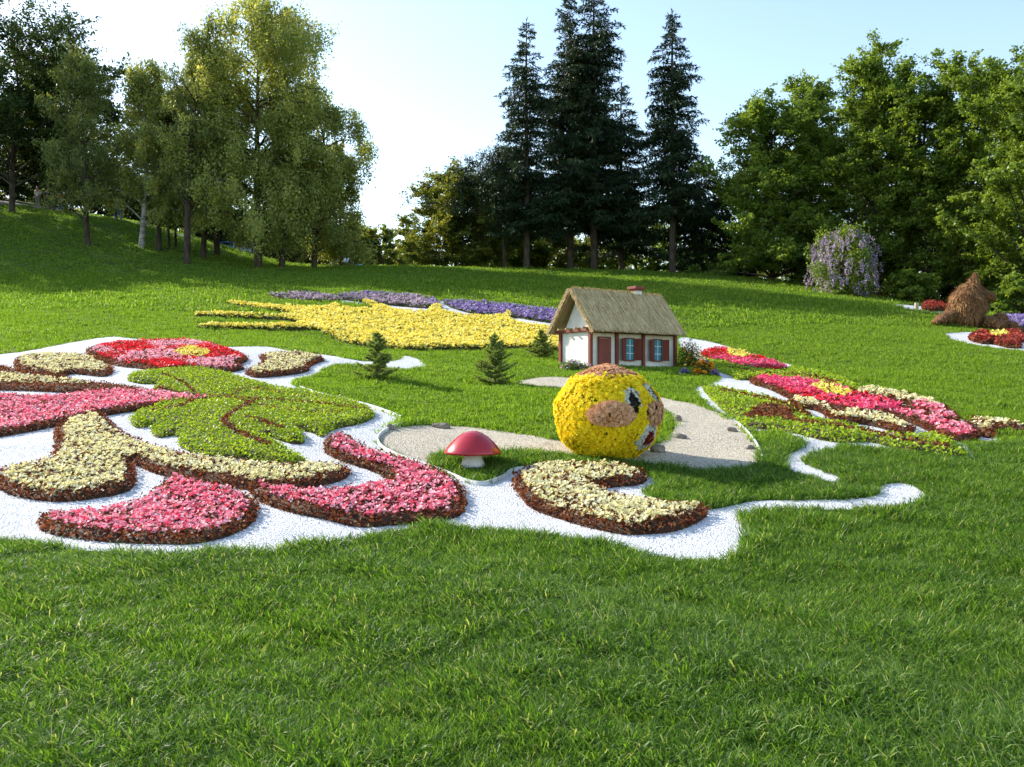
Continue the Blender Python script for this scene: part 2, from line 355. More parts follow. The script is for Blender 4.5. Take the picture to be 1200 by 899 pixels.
def blossoms(name, P, z, s, mat, parent, petals=4):
    n = len(P)
    if n == 0: return None
    C = np.column_stack([P, z]); up = unit(rng.normal(size=(n, 3))*.45+np.array([0, -.15, 1.]))
    a = unit(np.cross(up, rng.normal(size=(n, 3)))); b = np.cross(up, a); S = s*rng.uniform(.7, 1.3, n)
    r0 = rng.random(n); out = []; rr = []
    for k in range(petals):
        th = 2*np.pi*k/petals+rng.normal(size=n)*.2
        d = a*np.cos(th)[:, None]+b*np.sin(th)[:, None]
        rise = rng.uniform(.15, .95, n)[:, None]
        dd = unit(d+up*rise); c2 = np.cross(up, d)
        Sx = S[:, None]
        p0 = C; p2 = C+dd*Sx*.62; m = C+dd*Sx*.36+up*Sx*.06
        out.append(np.stack([p0, m+c2*Sx*.27, p2, m-c2*Sx*.27], 1)); rr.append(np.clip(r0*.55+rng.random(n)*.45, 0, 1))
    return quads(name, np.stack(out, 1).reshape(-1, 4, 3), mat, parent, np.stack(rr, 1).ravel())
BEDS = []
def bed(label, pts, zones, edge=BR, ew=.09, h=.10, fs=.05, fd=420, ls=.035, ld=2600, base=BR, group='flower beds in the white gravel', loops=True, thing='flower_bed', cat='flower bed', veins=None, sub=4):
    """zones: list of (part name, material, outline or None, patch function or None)"""
    B = outline(pts, sub); BEDS.append(B)
    c = B.mean(0); root = empty(thing, (c[0], c[1], h1(*c)))
    tag(root, label, cat, group)
    off = -np.array([c[0], c[1], h1(*c)])
    def fix(o):
        if o is not None: o.location = off
        return o
    fix(sheet('soil', resample(B, .12), .16, .012, M['soil'], root, mound=(h*.7, .08)))
    P = sample(B, ld); d = dist(P, B)
    if edge is not None:
        k = d < ew*rng.uniform(.75, 1.25, len(P))
        z = H(P[k, 0], P[k, 1])+h*np.clip(d[k]/.05, .0, 1)**.6*rng.uniform(.25, 1.05, k.sum())
        # outer flank: more leaves right on the rim
        E = resample(B, .014 if fs < .055 else .03); E = np.repeat(E, 2, 0)+rng.normal(size=(len(E)*2, 2))*.014
        zE = H(E[:, 0], E[:, 1])+rng.uniform(.01, h, len(E))
        fix(leafy('border_foliage', np.concatenate([P[k], E]), np.concatenate([z, zE]), ls, edge, root))
    else:
        k = np.zeros(len(P), bool); ew = 0
        E = resample(B, .02 if fs < .08 else .045); E = E+rng.normal(size=E.shape)*.02; zE = H(E[:, 0], E[:, 1])+rng.uniform(.0, h*.8, len(E))
        fix(leafy('rim_leaves', E, zE, ls, base, root))
    rest = P[~k]; 
    zr = H(rest[:, 0], rest[:, 1])+h*np.clip(d[~k]/.07, .15, 1)**.5*rng.uniform(.6, 1.05, len(rest))
    if veins is not None:
        dv = np.full(len(rest), 9.)
        for vl, vw in veins: dv = np.minimum(dv, dist(rest, line(vl), False)/vw)
        vk = dv < rng.uniform(.6, 1.2, len(rest))
        fix(leafy('bronze_veins', rest[vk], zr[vk]+.008, ls, BR, root)); rest = rest[~vk]; zr = zr[~vk]
    bo = fix(leafy('foliage', rest, zr, ls, base, root))
    F = sample(B, fd) if zones else np.zeros((0, 2)); dF = dist(F, B); kk = dF > ew*rng.uniform(.85, 1.25, len(F)); F = F[kk]; dF = dF[kk]
    used = np.zeros(len(F), bool)
    for nm, mt, zp, fn in zones:
        q = ~used
        if zp is not None: q &= inside(F, outline(zp, 4))
        if fn is not None: q &= fn(F[:, 0], F[:, 1])
        used |= q; Fq = F[q]
        z = H(Fq[:, 0], Fq[:, 1])+h*np.clip((dF[q]-ew*.4)/.08, .4, 1)**.5+(rng.uniform(-.015, .03, len(Fq))+.018*noise2(Fq[:, 0], Fq[:, 1], 11, .5))*fs/.05
        fix(blossoms(nm, Fq, z, fs, mt, root))
    return root
def patches(a, b, c=0, thr=0):
    return lambda x, y: (np.sin(x*a+1.3*np.sin(y*b)+c)+np.sin(y*b*1.3+x*a*.6+c*2)+rng.normal(size=len(x))*.35) > thr
Z = lambda u0, v0, *pp: [(u0+x, v0+y) for x, y in pp]
# left group
bed('oval bed of red and pink begonias with yellow centre, beyond the lime leaf bed',
    [(101,415),(115,409),(150,404),(190,402),(235,404),(262,411),(287,420),(289,425),(280,430),(286,434),(268,438),(240,437),(212,436),(190,438),(160,433),(140,431),(115,424)],
    [('yellow_blossoms', YEL, [(204,418),(222,412),(246,418),(236,424),(212,423)], None), ('red_blossoms', RED, None, patches(2.6, 2.2, .5, -.1)), ('pink_blossoms', LPNK, None, None)], fd=330, fs=.06, ew=.10)
bed('small cream flower bed with a bronze hooked rim at the far end of the gravel',
    [(17,430),(25,422),(60,419),(100,420),(127,431),(132,438),(122,443),(100,441),(84,440),(76,444),(86,449),(66,446),(40,440),(22,437)],
    [('cream_blossoms', CRM, None, None)], fd=320, fs=.055, ew=.095)
bed('narrow bronze and cream bed tapering to a point beside the long pink bed',
    [(-40,432),(0,433),(22,438),(60,445),(85,450),(120,453),(165,460),(188,466),(140,464),(100,463),(60,461),(0,459),(-40,458)],
    [('cream_blossoms', CRM, [(-40,444),(20,445),(60,449),(110,457),(60,456),(0,455),(-40,455)], None)], fd=320, fs=.055, ew=.07)
bed('long pointed pink begonia bed running in from the left edge of the photo',
    [(-40,466),(0,467),(50,470),(100,466),(150,462),(200,466),(240,470),(265,473),(200,479),(130,488),(60,503),(0,514),(-40,519)],
    [('pink_blossoms', PINK, None, None)], ew=.10, fd=600)
bed('lime green leaf shaped foliage bed with bronze veins in the white gravel',
    [(150,447),(155,442),(180,439),(215,436),(250,438),(290,449),(330,459),(380,467),(420,477),(438,487),(435,493),(420,499),(392,505),(378,514),(366,509),(350,507),(357,516),(354,522),(338,521),(314,514),(322,522),(342,535),(359,545),(345,548),(310,545),(285,540),(262,539),(235,535),(212,526),(207,513),(185,515),(177,508),(178,502),(160,503),(153,495),(160,488),(175,484),(183,478),(200,474),(240,470),(185,462),(183,455),(186,452),(162,451)],
    [], edge=None, base=LIME, ld=3200, ls=.036, h=.11,
    veins=[([(185,460),(230,470),(270,473),(320,476),(370,480),(425,487)], .045), ([(270,473),(290,462),(330,468)], .03), ([(300,476),(270,493),(265,505),(285,518),(315,530)], .055), ([(240,470),(210,484),(180,488)], .045), ([(290,497),(330,510)], .05), ([(230,470),(215,455),(190,445)], .03), ([(280,476),(330,488),(400,492)], .03)])
bed('large heart shaped cream begonia bed with a long curved tail and bronze rim',
    [(66,521),(65,512),(72,501),(95,492),(118,491),(140,510),(160,522),(190,532),(240,543),(300,549),(350,552),(398,550),(410,556),(400,565),(370,573),(330,578),(290,576),(230,566),(185,558),(160,547),(155,549),(158,566),(150,578),(120,585),(80,590),(40,588),(10,581),(-4,571),(-3,560),(20,553),(50,548),(62,540)],
    [('cream_blossoms', CRM, None, None)], ew=.09, fd=640)
bed('pointed pink begonia bed at the front edge of the gravel',
    [(46,620),(55,609),(75,609),(110,608),(150,599),(172,590),(190,573),(205,566),(240,573),(280,583),(298,595),(301,605),(290,620),(260,633),(225,640),(180,640),(130,638),(80,632),(55,627)],
    [('pink_blossoms', PINK, None, None)], fd=700)
bed('curved pink begonia bed bending like a boomerang toward the red mushroom',
    [(381,532),(384,520),(396,514),(410,518),(430,532),(460,541),(490,549),(515,559),(535,571),(544,588),(543,602),(530,610),(500,615),(460,618),(420,620),(380,611),(330,600),(300,587),(293,578),(300,573),(330,578),(360,583),(400,581),(430,577),(450,572),(457,567),(448,560),(430,552),(400,542)],
    [('pink_blossoms', PINK, None, None)], fd=680)
bed('kidney shaped cream begonia bed in front of the yellow flower ball',
    [(603,572),(605,562),(620,555),(650,550),(690,549),(720,552),(750,558),(757,565),(745,571),(720,573),(704,576),(714,583),(735,591),(770,596),(800,599),(820,599),(828,605),(820,613),(790,625),(740,629),(700,623),(660,612),(625,599),(610,585)],
    [('cream_blossoms', CRM, None, None)], fd=640)
bed('small cream bed with ragged bronze rim below the yellow spiky bed',
    [(288,438),(300,433),(308,425),(304,421),(320,417),(350,417),(372,420),(380,424),(372,427),(363,432),(360,437),(340,441),(310,444),(294,443)],
    [('cream_blossoms', CRM, None, None)], fd=320, fs=.055, ew=.10)
# yellow and purple beds up the slope
bed('large spiky bed of yellow marigolds spreading up the slope left of the little house',
    [(271,357),(300,361),(341,363),(378,364),(391,360),(402,364),(438,366),(425,356),(430,356),(462,366),(496,370),(506,362),(517,361),(518,367),(548,374),(586,374),(592,370),(599,370),(600,380),(630,386),(660,391),(662,411),(630,411),(600,410),(560,411),(520,411),(470,412),(420,407),(395,400),(378,391),(352,388),(320,388),(238,387),(239,385),(270,385),(310,385),(350,384),(348,379),(322,376),(275,374),(232,373),(232,371),(275,372),(330,374),(338,369),(300,364),(271,359)],
    [('yellow_blossoms', YEL, None, None)], edge=None, base=GRN, fd=240, fs=.10, ls=.06, ld=700, h=.13, group='flower beds up the slope', sub=3)
G2 = 'purple flower beds along the top of the slope'
bed('short mauve flower strip at the top of the slope, farthest from the house',
    [(316,348),(345,346),(395,350),(398,354),(360,354),(325,351)], [('mauve_blossoms', MAUV, None, None)], edge=None, base=GRN, fd=90, fs=.12, ls=.07, ld=260, h=.10, group=G2)
bed('middle mauve flower strip above the spikes of the yellow bed',
    [(400,348),(440,346),(490,350),(513,356),(510,362),(480,361),(440,357),(401,352)], [('mauve_blossoms', MAUV, None, patches(.9, .8, 0, -.4)), ('purple_blossoms', PURP, None, None)], edge=None, base=GRN, fd=90, fs=.12, ls=.07, ld=260, h=.10, group=G2)
bed('violet flower strip reaching behind the gable of the little house',
    [(522,355),(560,357),(620,363),(680,371),(680,381),(640,379),(600,373),(560,370),(530,362)], [('violet_blossoms', PURP, None, None)], edge=None, base=GRN, fd=100, fs=.12, ls=.07, ld=260, h=.10, group=G2)
# right group (points read off an enlargement)
def ZP(*pp): return [(780+x/2.857, 380+y/2.857) for x, y in pp]
G3 = 'flower beds right of the little house'
kw = dict(group=G3, fs=.07, fd=330, ls=.05, ld=1100, ew=.10)
bed('red and pink flower bed with a yellow patch, nearest the right corner of the house',
    ZP((120,105),(165,90),(210,92),(260,100),(300,115),(350,130),(402,150),(395,163),(340,160),(250,148),(190,134),(140,122)),
    [('yellow_blossoms', YEL, ZP((208,100),(250,97),(288,115),(255,126),(213,116)), None), ('red_blossoms', RED, None, patches(1.6, 1.4, .5, -.1)), ('pink_blossoms', HOTP, None, None)], **{**kw, 'edge': None, 'base': GRN})
bed('lime green foliage strip between the two red beds right of the house',
    ZP((120,140),(145,130),(200,137),(250,150),(330,164),(400,166),(415,152),(470,160),(540,175),(610,200),(648,224),(600,228),(540,215),(470,208),(400,195),(330,190),(280,190),(240,190),(215,175),(170,160)), [],
    **{**kw, 'edge': None, 'base': LIME, 'veins': [(ZP((220,160),(330,178),(450,185),(580,212)), .09)], 'ls': .06})
bed('broad lime green foliage bed with bronze patches sloping down from the gravel path',
    ZP((130,218),(200,225),(270,240),(340,255),(400,275),(450,290),(490,318),(500,332),(560,342),(630,355),(700,378),(800,388),(880,385),(940,395),(985,430),(1000,452),(960,450),(880,440),(820,435),(760,420),(690,400),(600,402),(520,392),(440,372),(330,357),(270,350),(240,325),(200,300),(170,270),(140,240)), [],
    **{**kw, 'edge': None, 'base': LIME, 'veins': [(ZP((290,330),(350,290),(380,310),(330,330)), .16), (ZP((200,240),(300,260),(420,290),(480,325)), .10), (ZP((480,350),(650,375),(800,410),(930,430)), .12), (ZP((400,300),(420,340),(560,360)), .13)], 'ls': .055})
bed('largest red and pink flower bed on the right, with a long yellow centre',
    ZP((285,195),(330,190),(400,195),(450,195),(540,212),(620,230),(660,245),(760,270),(805,292),(810,305),(750,312),(680,310),(600,300),(540,290),(480,272),(430,262),(390,242),(340,220),(300,208)),
    [('yellow_blossoms', YEL, ZP((488,222),(540,220),(600,235),(632,250),(600,260),(540,252),(500,236)), None), ('red_blossoms', RED, None, patches(1.5, 1.2, 1.1, .15)), ('pink_blossoms', HOTP, None, None)], **kw)
bed('small cream flower patch tucked under the largest red bed', ZP((418,265),(480,270),(540,285),(568,303),(550,316),(500,293),(430,282)), [('cream_blossoms', CRM, None, None)], **{**kw, 'ew': .07})
bed('cream hook shaped bed with bronze rim below the largest red bed', ZP((535,325),(560,316),(600,309),(680,313),(760,328),(820,352),(828,368),(790,374),(750,362),(700,348),(650,340),(600,340)), [('cream_blossoms', CRM, None, None)], **kw)
bed('cream flower strip along the upper gravel edge right of the largest red bed', ZP((638,235),(690,230),(760,238),(850,258),(915,282),(930,294),(880,290),(800,272),(720,256),(650,250)), [('cream_blossoms', CRM, None, None)], **{**kw, 'ew': .04})
bed('short pink flower strip between the upper cream strip and the pointed pink bed', ZP((808,285),(835,276),(870,278),(925,290),(962,310),(988,335),(978,348),(930,336),(890,322),(860,305),(825,296)), [('pink_blossoms', PINK, None, None)], **{**kw, 'ew': .08})
bed('long pointed pink flower bed with bronze rim at the lower right of the hill beds', ZP((716,312),(760,308),(800,309),(880,318),(960,343),(1040,368),(1052,385),(1000,399),(940,392),(880,364),(830,340),(770,322)), [('pink_blossoms', PINK, None, None)], **kw)
bed('pointed cream flower strip leaving the right edge of the photo', ZP((1003,345),(1030,332),(1090,338),(1160,344),(1200,354),(1270,366),(1300,378),(1230,372),(1160,363),(1115,363),(1096,386),(1060,381),(1022,362)), [('cream_blossoms', CRM, None, None)], **kw)
bed('rusty red starburst bed with yellow centre in front of the straw sculpture', [(1136,399),(1150,393),(1165,395),(1185,392),(1200,397),(1206,401),(1192,404),(1197,409),(1180,409),(1165,405),(1150,404)],
    [('yellow_blossoms', YEL, [(1158,396),(1170,394),(1182,397),(1175,401),(1163,400)], None), ('red_blossoms', RUST, None, None)], edge=None, base=BR, fd=150, fs=.11, ls=.09, ld=500, h=.13, group='flower beds by the straw sculpture')
bed('dark red flower clump beside the tail of the straw sculpture', [(1081,362),(1090,358),(1104,360),(1110,365),(1096,366),(1084,366)],
    [('red_blossoms', RUST, None, None)], edge=None, base=BR, fd=120, fs=.10, ls=.09, ld=500, h=.22, group='flower beds by the straw sculpture')
bed('violet flower patch behind the paw of the straw sculpture', [(1176,376),(1190,374),(1240,380),(1240,392),(1200,389),(1180,383)],
    [('violet_blossoms', PURP, None, None)], edge=None, base=GRN, fd=110, fs=.12, ls=.09, ld=400, h=.14, group='flower beds by the straw sculpture')
print('beds done')

# ------------------------------------------------------------------ grass (one mass of tufts, real blades)
def raster():
    s = .03; x0, x1, y0, y1 = -26., 30., 5., 46.
    nx_, ny_ = int((x1-x0)/s), int((y1-y0)/s); m = np.zeros((ny_, nx_), bool)
    xs = x0+(np.arange(nx_)+.5)*s
    for poly in [WG1, WG2, WG3, WG4, WG5, PATH]+BEDS:
        a = poly; b = np.roll(poly, -1, 0)
        for j in range(max(0, int((a[:, 1].min()-y0)/s)), min(ny_, int((a[:, 1].max()-y0)/s)+1)):
            y = y0+(j+.5)*s; k = (a[:, 1] > y) != (b[:, 1] > y)
            if not k.any(): continue
            xi = np.sort(a[k, 0]+(y-a[k, 1])*(b[k, 0]-a[k, 0])/(b[k, 1]-a[k, 1]))
            for p, q in zip(xi[0::2], xi[1::2]):
                i0 = max(0, int((p-x0)/s)); i1 = max(0, int((q-x0)/s)); m[j, i0:i1] = True
    return m, x0, y0, s
MASK, MX0, MY0, MS = raster()
def on_bed(x, y):
    i = ((x-MX0)/MS).astype(int); j = ((y-MY0)/MS).astype(int)
    ok = (i >= 0) & (j >= 0) & (i < MASK.shape[1]) & (j < MASK.shape[0])
    r = np.zeros(len(x), bool); r[ok] = MASK[j[ok], i[ok]]; return r
def tuft(nb, spread, hmin, hmax, wid, lean):
    """blade strips -> verts, faces lists, rnd"""
    V = []; F = []; Rn = []; n = 0
    for k in range(nb):
        a = rng.uniform(0, 2*np.pi); r = spread*math.sqrt(rng.random()); b = np.array([r*math.cos(a), r*math.sin(a), -.01])
        h = rng.uniform(hmin, hmax); th = rng.uniform(0, 2*np.pi); side = np.array([math.cos(th), math.sin(th), 0])
        ld = np.array([math.cos(a)*.5+rng.normal()*.7, math.sin(a)*.5+rng.normal()*.7, 0])*lean*h
        w = wid*rng.uniform(.7, 1.3)
        pts = [b, b+ld*.28+np.array([0, 0, h*.5]), b+ld*.75+np.array([0, 0, h*.86]), b+ld*1.35+np.array([0, 0, h*(1-.12*rng.random())])]
        V += [pts[0]-side*w/2, pts[0]+side*w/2, pts[1]-side*w*.5, pts[1]+side*w*.5, pts[2]-side*w*.33, pts[2]+side*w*.33, pts[3]]
        F += [[n, n+1, n+3, n+2], [n+2, n+3, n+5, n+4], [n+4, n+5, n+6]]; q = rng.random(); q = q*.92 if rng.random() < .97 else 1.0; Rn += [q]*3; n += 7
    return V, F, Rn
def grass(name, P, nvar, tp, scale, label, mat='mown'):
    n = len(P); V = [np.column_stack([P, H(P[:, 0], P[:, 1])])]; var = [np.full(n, -1)]; k = n; loops = []; cnt = []; rn = []
    for i in range(nvar):
        v, f, r = tuft(*tp); V.append(np.array(v)); var.append(np.full(len(v), i))
        for ff, rr in zip(f, r): loops += [q+k for q in ff]; cnt.append(len(ff)); rn.append(rr)
        k += len(v)
    V = np.concatenate(V); var = np.concatenate(var)
    me_o = mk(name, V, loops, cnt, M[mat], None, {'rnd': rn}); me = me_o.data
    a = me.attributes.new('variant', 'INT', 'POINT'); a.data.foreach_set('value', var.astype(np.int32))
    S = np.ones(len(V)); S[:n] = scale; a = me.attributes.new('tuft_scale', 'FLOAT', 'POINT'); a.data.foreach_set('value', S.astype(np.float32))
    rot = np.zeros((len(V), 3)); rot[:n, 2] = rng.uniform(0, 6.283, n); rot[:n, 0] = rng.normal(size=n)*.12; wv = noise2(P[:, 0], P[:, 1], 2.6, .9); rot[:n, 1] = .14+.22*wv+rng.normal(size=n)*.13; rot[:n, 2] = noise2(P[:, 0], P[:, 1], 1.3, 2.2)*2.2+rng.normal(size=n)*.9
    a = me.attributes.new('tuft_rot', 'FLOAT_VECTOR', 'POINT'); a.data.foreach_set('vector', rot.astype(np.float32).ravel())
    pick = np.zeros(len(V)); pick[:n] = rng.integers(0, nvar, n); a = me.attributes.new('pick', 'INT', 'POINT'); a.data.foreach_set('value', pick.astype(np.int32))
    ng = bpy.data.node_groups.new(name, 'GeometryNodeTree')
    ng.interface.new_socket('Geometry', in_out='INPUT', socket_type='NodeSocketGeometry'); ng.interface.new_socket('Geometry', in_out='OUTPUT', socket_type='NodeSocketGeometry')
    N = ng.nodes; L = ng.links; gi = N.new('NodeGroupInput'); go = N.new('NodeGroupOutput')
    def attr(nm, t): q = N.new('GeometryNodeInputNamedAttribute'); q.data_type = t; q.inputs[0].default_value = nm; return q
    av = attr('variant', 'INT')
    def sep(val):
        c = N.new('FunctionNodeCompare'); c.data_type = 'INT'; c.operation = 'EQUAL'
        ia = [s for s in c.inputs if s.type == 'INT']; L.new(av.outputs[0], ia[0]); ia[1].default_value = val
        s = N.new('GeometryNodeSeparateGeometry'); s.domain = 'POINT'; L.new(gi.outputs[0], s.inputs[0]); L.new(c.outputs[0], s.inputs[1]); return s
    jn = N.new('GeometryNodeGeometryToInstance')
    for i in range(nvar)[::-1]: L.new(sep(i).outputs[0], jn.inputs[0])
    pts = sep(-1)
    m2p = N.new('GeometryNodeMeshToPoints'); L.new(pts.outputs[0], m2p.inputs[0])
    io = N.new('GeometryNodeInstanceOnPoints'); L.new(m2p.outputs[0], io.inputs['Points']); L.new(jn.outputs[0], io.inputs['Instance'])
    io.inputs['Pick Instance'].default_value = True; L.new(attr('pick', 'INT').outputs[0], io.inputs['Instance Index'])
    e2r = N.new('FunctionNodeEulerToRotation'); L.new(attr('tuft_rot', 'FLOAT_VECTOR').outputs[0], e2r.inputs[0]); L.new(e2r.outputs[0], io.inputs['Rotation'])
    L.new(attr('tuft_scale', 'FLOAT').outputs[0], io.inputs['Scale']); L.new(io.outputs[0], go.inputs[0])
    md = me_o.modifiers.new('tufts', 'NODES'); md.node_group = ng
    tag(me_o, label, 'grass', kind='stuff'); return me_o
def band(d0, d1, dens, hw=.66, pad=.8):
    A = (hw*d1+pad)*2*(d1-d0); n = int(A*dens)
    P = np.column_stack([rng.uniform(-1, 1, n)*(hw*d1+pad), rng.uniform(d0, d1, n)])
    P = P[np.abs(P[:, 0]) < hw*P[:, 1]+pad]
    P = P[~on_bed(P[:, 0], P[:, 1])]
    return P
def sc(P, lo=.75, hi=1.3):
    s = rng.uniform(lo, hi, len(P))*(1+.22*noise2(P[:, 0], P[:, 1], 1.9, .4)+.30*noise2(P[:, 0], P[:, 1], 6.3, 1.4)+.12*noise2(P[:, 0], P[:, 1], 13, .3)); return s
DQ = 1.0
P = np.concatenate([band(1.2, 7, 1250*DQ), band(7, 12, 750*DQ)]); 
k = rng.random(len(P)) < 1-.55*np.exp(-(((P[:, 0]-1.05)/.55)**2+((P[:, 1]-3.9)/.35)**2)); P = P[k]
grass('near_grass', P, 9, (17, .05, .035, .10, .0054, .65), sc(P), 'dense green lawn grass of the foreground, in front of and between the beds', 'grass')
P = np.concatenate([band(12, 20, 330*DQ), band(20, 30, 120*DQ)])
grass('middle_grass', P, 6, (20, .10, .035, .07, .009, .5), sc(P), 'lawn grass around the fir bushes, the small house and the hillside beds')
P = np.concatenate([band(30, 45, 45*DQ), band(45, 64, 20*DQ)])
grass('far_grass', P, 5, (22, .24, .05, .09, .022, .5), sc(P), 'sunlit and shaded lawn grass of the far slope below the trees')
# loose white pebbles over the gravel and fallen onto its rim
def pebbles(name, polys, dens, size, mat, label, lift, dmax):
    Ps = []
    for p in polys:
        q = sample(p, dens); Ps.append(q[q[:, 1] < dmax])
    P = np.concatenate(Ps); n = len(P)
    base = np.array([(1,0,0),(0,1,0),(-1,0,0),(0,-1,0),(.1,.1,.8)]); F = np.array([(0,1,4),(1,2,4),(2,3,4),(3,0,4)])
    S = size*rng.uniform(.6, 1.4, (n, 3)); th = rng.uniform(0, 6.28, n); c, s = np.cos(th), np.sin(th)
    V = base[None]*S[:, None]; V = np.stack([V[..., 0]*c[:, None]-V[..., 1]*s[:, None], V[..., 0]*s[:, None]+V[..., 1]*c[:, None], V[..., 2]], -1)
    V[..., :2] += P[:, None]; V[..., 2] += (H(P[:, 0], P[:, 1])+lift)[:, None]
    FF = (F[None]+np.arange(n)[:, None, None]*5).reshape(-1, 3)
    o = mk(name, V.reshape(-1, 3), FF.ravel(), np.full(len(FF), 3), mat, None, {'rnd': np.repeat(rng.random(n), 4)}); tag(o, label, 'gravel', kind='stuff')
WP = leafmat('white_stone', [(0, (.32, .27, .22)), (.05, (.42, .43, .45)), (.3, (.56, .57, .60)), (1, (.73, .73, .73))], .0, .8, .2)
BP = leafmat('beige_stone', [(0, (.2, .16, .12)), (.5, (.45, .4, .31)), (1, (.7, .66, .56))], .0, .8, .2)
pebbles('white_pebbles', [WG1], 1500, .011, WP, 'loose white stone chips covering the gravel between the beds', .006, 15)
pebbles('beige_pebbles', [PATH], 2000, .009, BP, 'loose beige stone chips covering the looped gravel path', .012, 16)

def edging(px, label):
    P = resample(line(px), .1)[:-1]; P = line(px, 8); z = H(P[:, 0], P[:, 1]); c = (P[0, 0], P[0, 1], z[0]); T = np.gradient(P, axis=0); T /= np.linalg.norm(T, axis=1)[:, None]; Nn = np.column_stack([-T[:, 1], T[:, 0]])*.011
    V = np.concatenate([np.column_stack([P-Nn, z-.03]), np.column_stack([P-Nn, z+.055]), np.column_stack([P+Nn, z+.055]), np.column_stack([P+Nn, z-.03])])-np.array(c); n = len(P); i = np.arange(n-1)
    Q = np.concatenate([np.stack([i+a*n, i+1+a*n, i+1+b_*n, i+b_*n], 1) for a, b_ in ((0, 1), (1, 2), (2, 3))])
    o = mk('edging_strip', V, Q.ravel(), np.full(len(Q), 4), surf('aged_white_plastic', (.5, .5, .48), (.68, .68, .66), 4, .6, .1)); o.location = c; tag(o, label, 'edging', 'plastic edging strips round the gravel')
edging([(474,499),(458,504),(444,514),(447,526),(470,538),(500,548),(530,560),(546,567),(567,570),(588,563),(602,554),(625,551)], 'thin white edging strip between the path, mushroom grass and the white gravel')
edging([(866,500),(875,508),(886,522),(894,540)], 'short thin white edging strip on the right rim of the gravel path')
edging([(352,456),(375,464),(410,472),(440,480),(470,491)], 'thin edging strip where the fir lawn meets the white gravel')
# ------------------------------------------------------------------ little thatched house
M['whitewash'] = surf('whitewash', (.62, .60, .54), (.78, .77, .73), 4, .9, .25, 25)
M['red_wood'] = surf('red_brown_wood', (.13, .022, .014), (.22, .045, .028), 5, .55, .3, 30, stretch=(1, 1, .2))
M['thatch'] = surf('thatch', (.36, .26, .13), (.62, .48, .28), 9, .95, 1.0, 30, bdist=.03, stretch=(6, 1, 1))
M['pole'] = surf('peeled_pole', (.30, .20, .09), (.5, .36, .18), 6, .8, .4, 30)
M['blue_glass'] = surf('blue_painted_pane', (.02, .17, .24), (.04, .27, .36), 3, .45, 0, spec=.15)
M['white_paint'] = surf('white_paint', (.74, .74, .72), (.8, .8, .78), 4, .5, .1)
M['stone'] = surf('stone', (.10, .085, .07), (.30, .26, .21), 4, .9, .8, 14, bdist=.03)
al = R(36); ca, sa = math.cos(al), math.sin(al)
hx, hy = (692-600)/1000*21.0, 21.0; hz = zof(431.5, 21.0)
HL = 2.98; HW = 1.15; WH = .93
hs = empty('thatched_house', (hx, hy, hz), al); tag(hs, 'miniature white house with thatched roof, red brown timber posts and a small chimney', 'playhouse')
# local: x along the facade, y into the house (away), z up
bm = bmesh.new(); bx(bm, (HL/2, HW/2, WH/2-.1), (HL-.04, HW-.04, WH+.22))
v = [bm.verts.new(p) for p in ((.10, .02, WH), (.10, HW-.02, WH), (.10, HW/2, WH+.93), (HL-.1, .02, WH), (HL-.1, HW-.02, WH), (HL-.1, HW/2, WH+.93))]
for f in ((0, 2, 1), (3, 4, 5), (0, 3, 5, 2), (1, 2, 5, 4)): bm.faces.new([v[i] for i in f])
bmesh.ops.recalc_face_normals(bm, faces=bm.faces)
from_bm('wall', bm, M['whitewash'], hs)
def post(x, y, w=.085, h=WH+.1, z0=-.28, d=None):
    bm = bmesh.new(); bx(bm, (x, y, (h+z0)/2-.02), (w, d or w, h-z0-.04), bev=.006); from_bm('post', bm, M['red_wood'], hs)
for x in (0, .87, 1.80, HL): post(x, 0)
for x in (0, HL): post(x, HW)
bm = bmesh.new()
bx(bm, (HL/2, -.012, -.10), (HL+.1, .07, .30), bev=.006); bx(bm, (-.012, HW/2, -.10), (.07, HW+.1, .30), bev=.006); bx(bm, (HL+.012, HW/2, -.1), (.07, HW+.1, .3))
from_bm('sill_beam', bm, M['red_wood'], hs)
bm = bmesh.new(); bx(bm, (HL/2, -.005, WH-.025), (HL+.14, .09, .07), bev=.006); bx(bm, (-.01, HW/2, WH-.0), (.10, HW+.30, .06), bev=.006); bx(bm, (HL+.01, HW/2, WH), (.1, HW+.3, .06))
from_bm('eaves_beam', bm, M['red_wood'], hs)
bm = bmesh.new()
for y in (.1, .42, .75, 1.05): bx(bm, (-.06, y, WH+.055), (.24, .05, .045), bev=.008)
from_bm('rafter_ends', bm, M['pole'], hs)
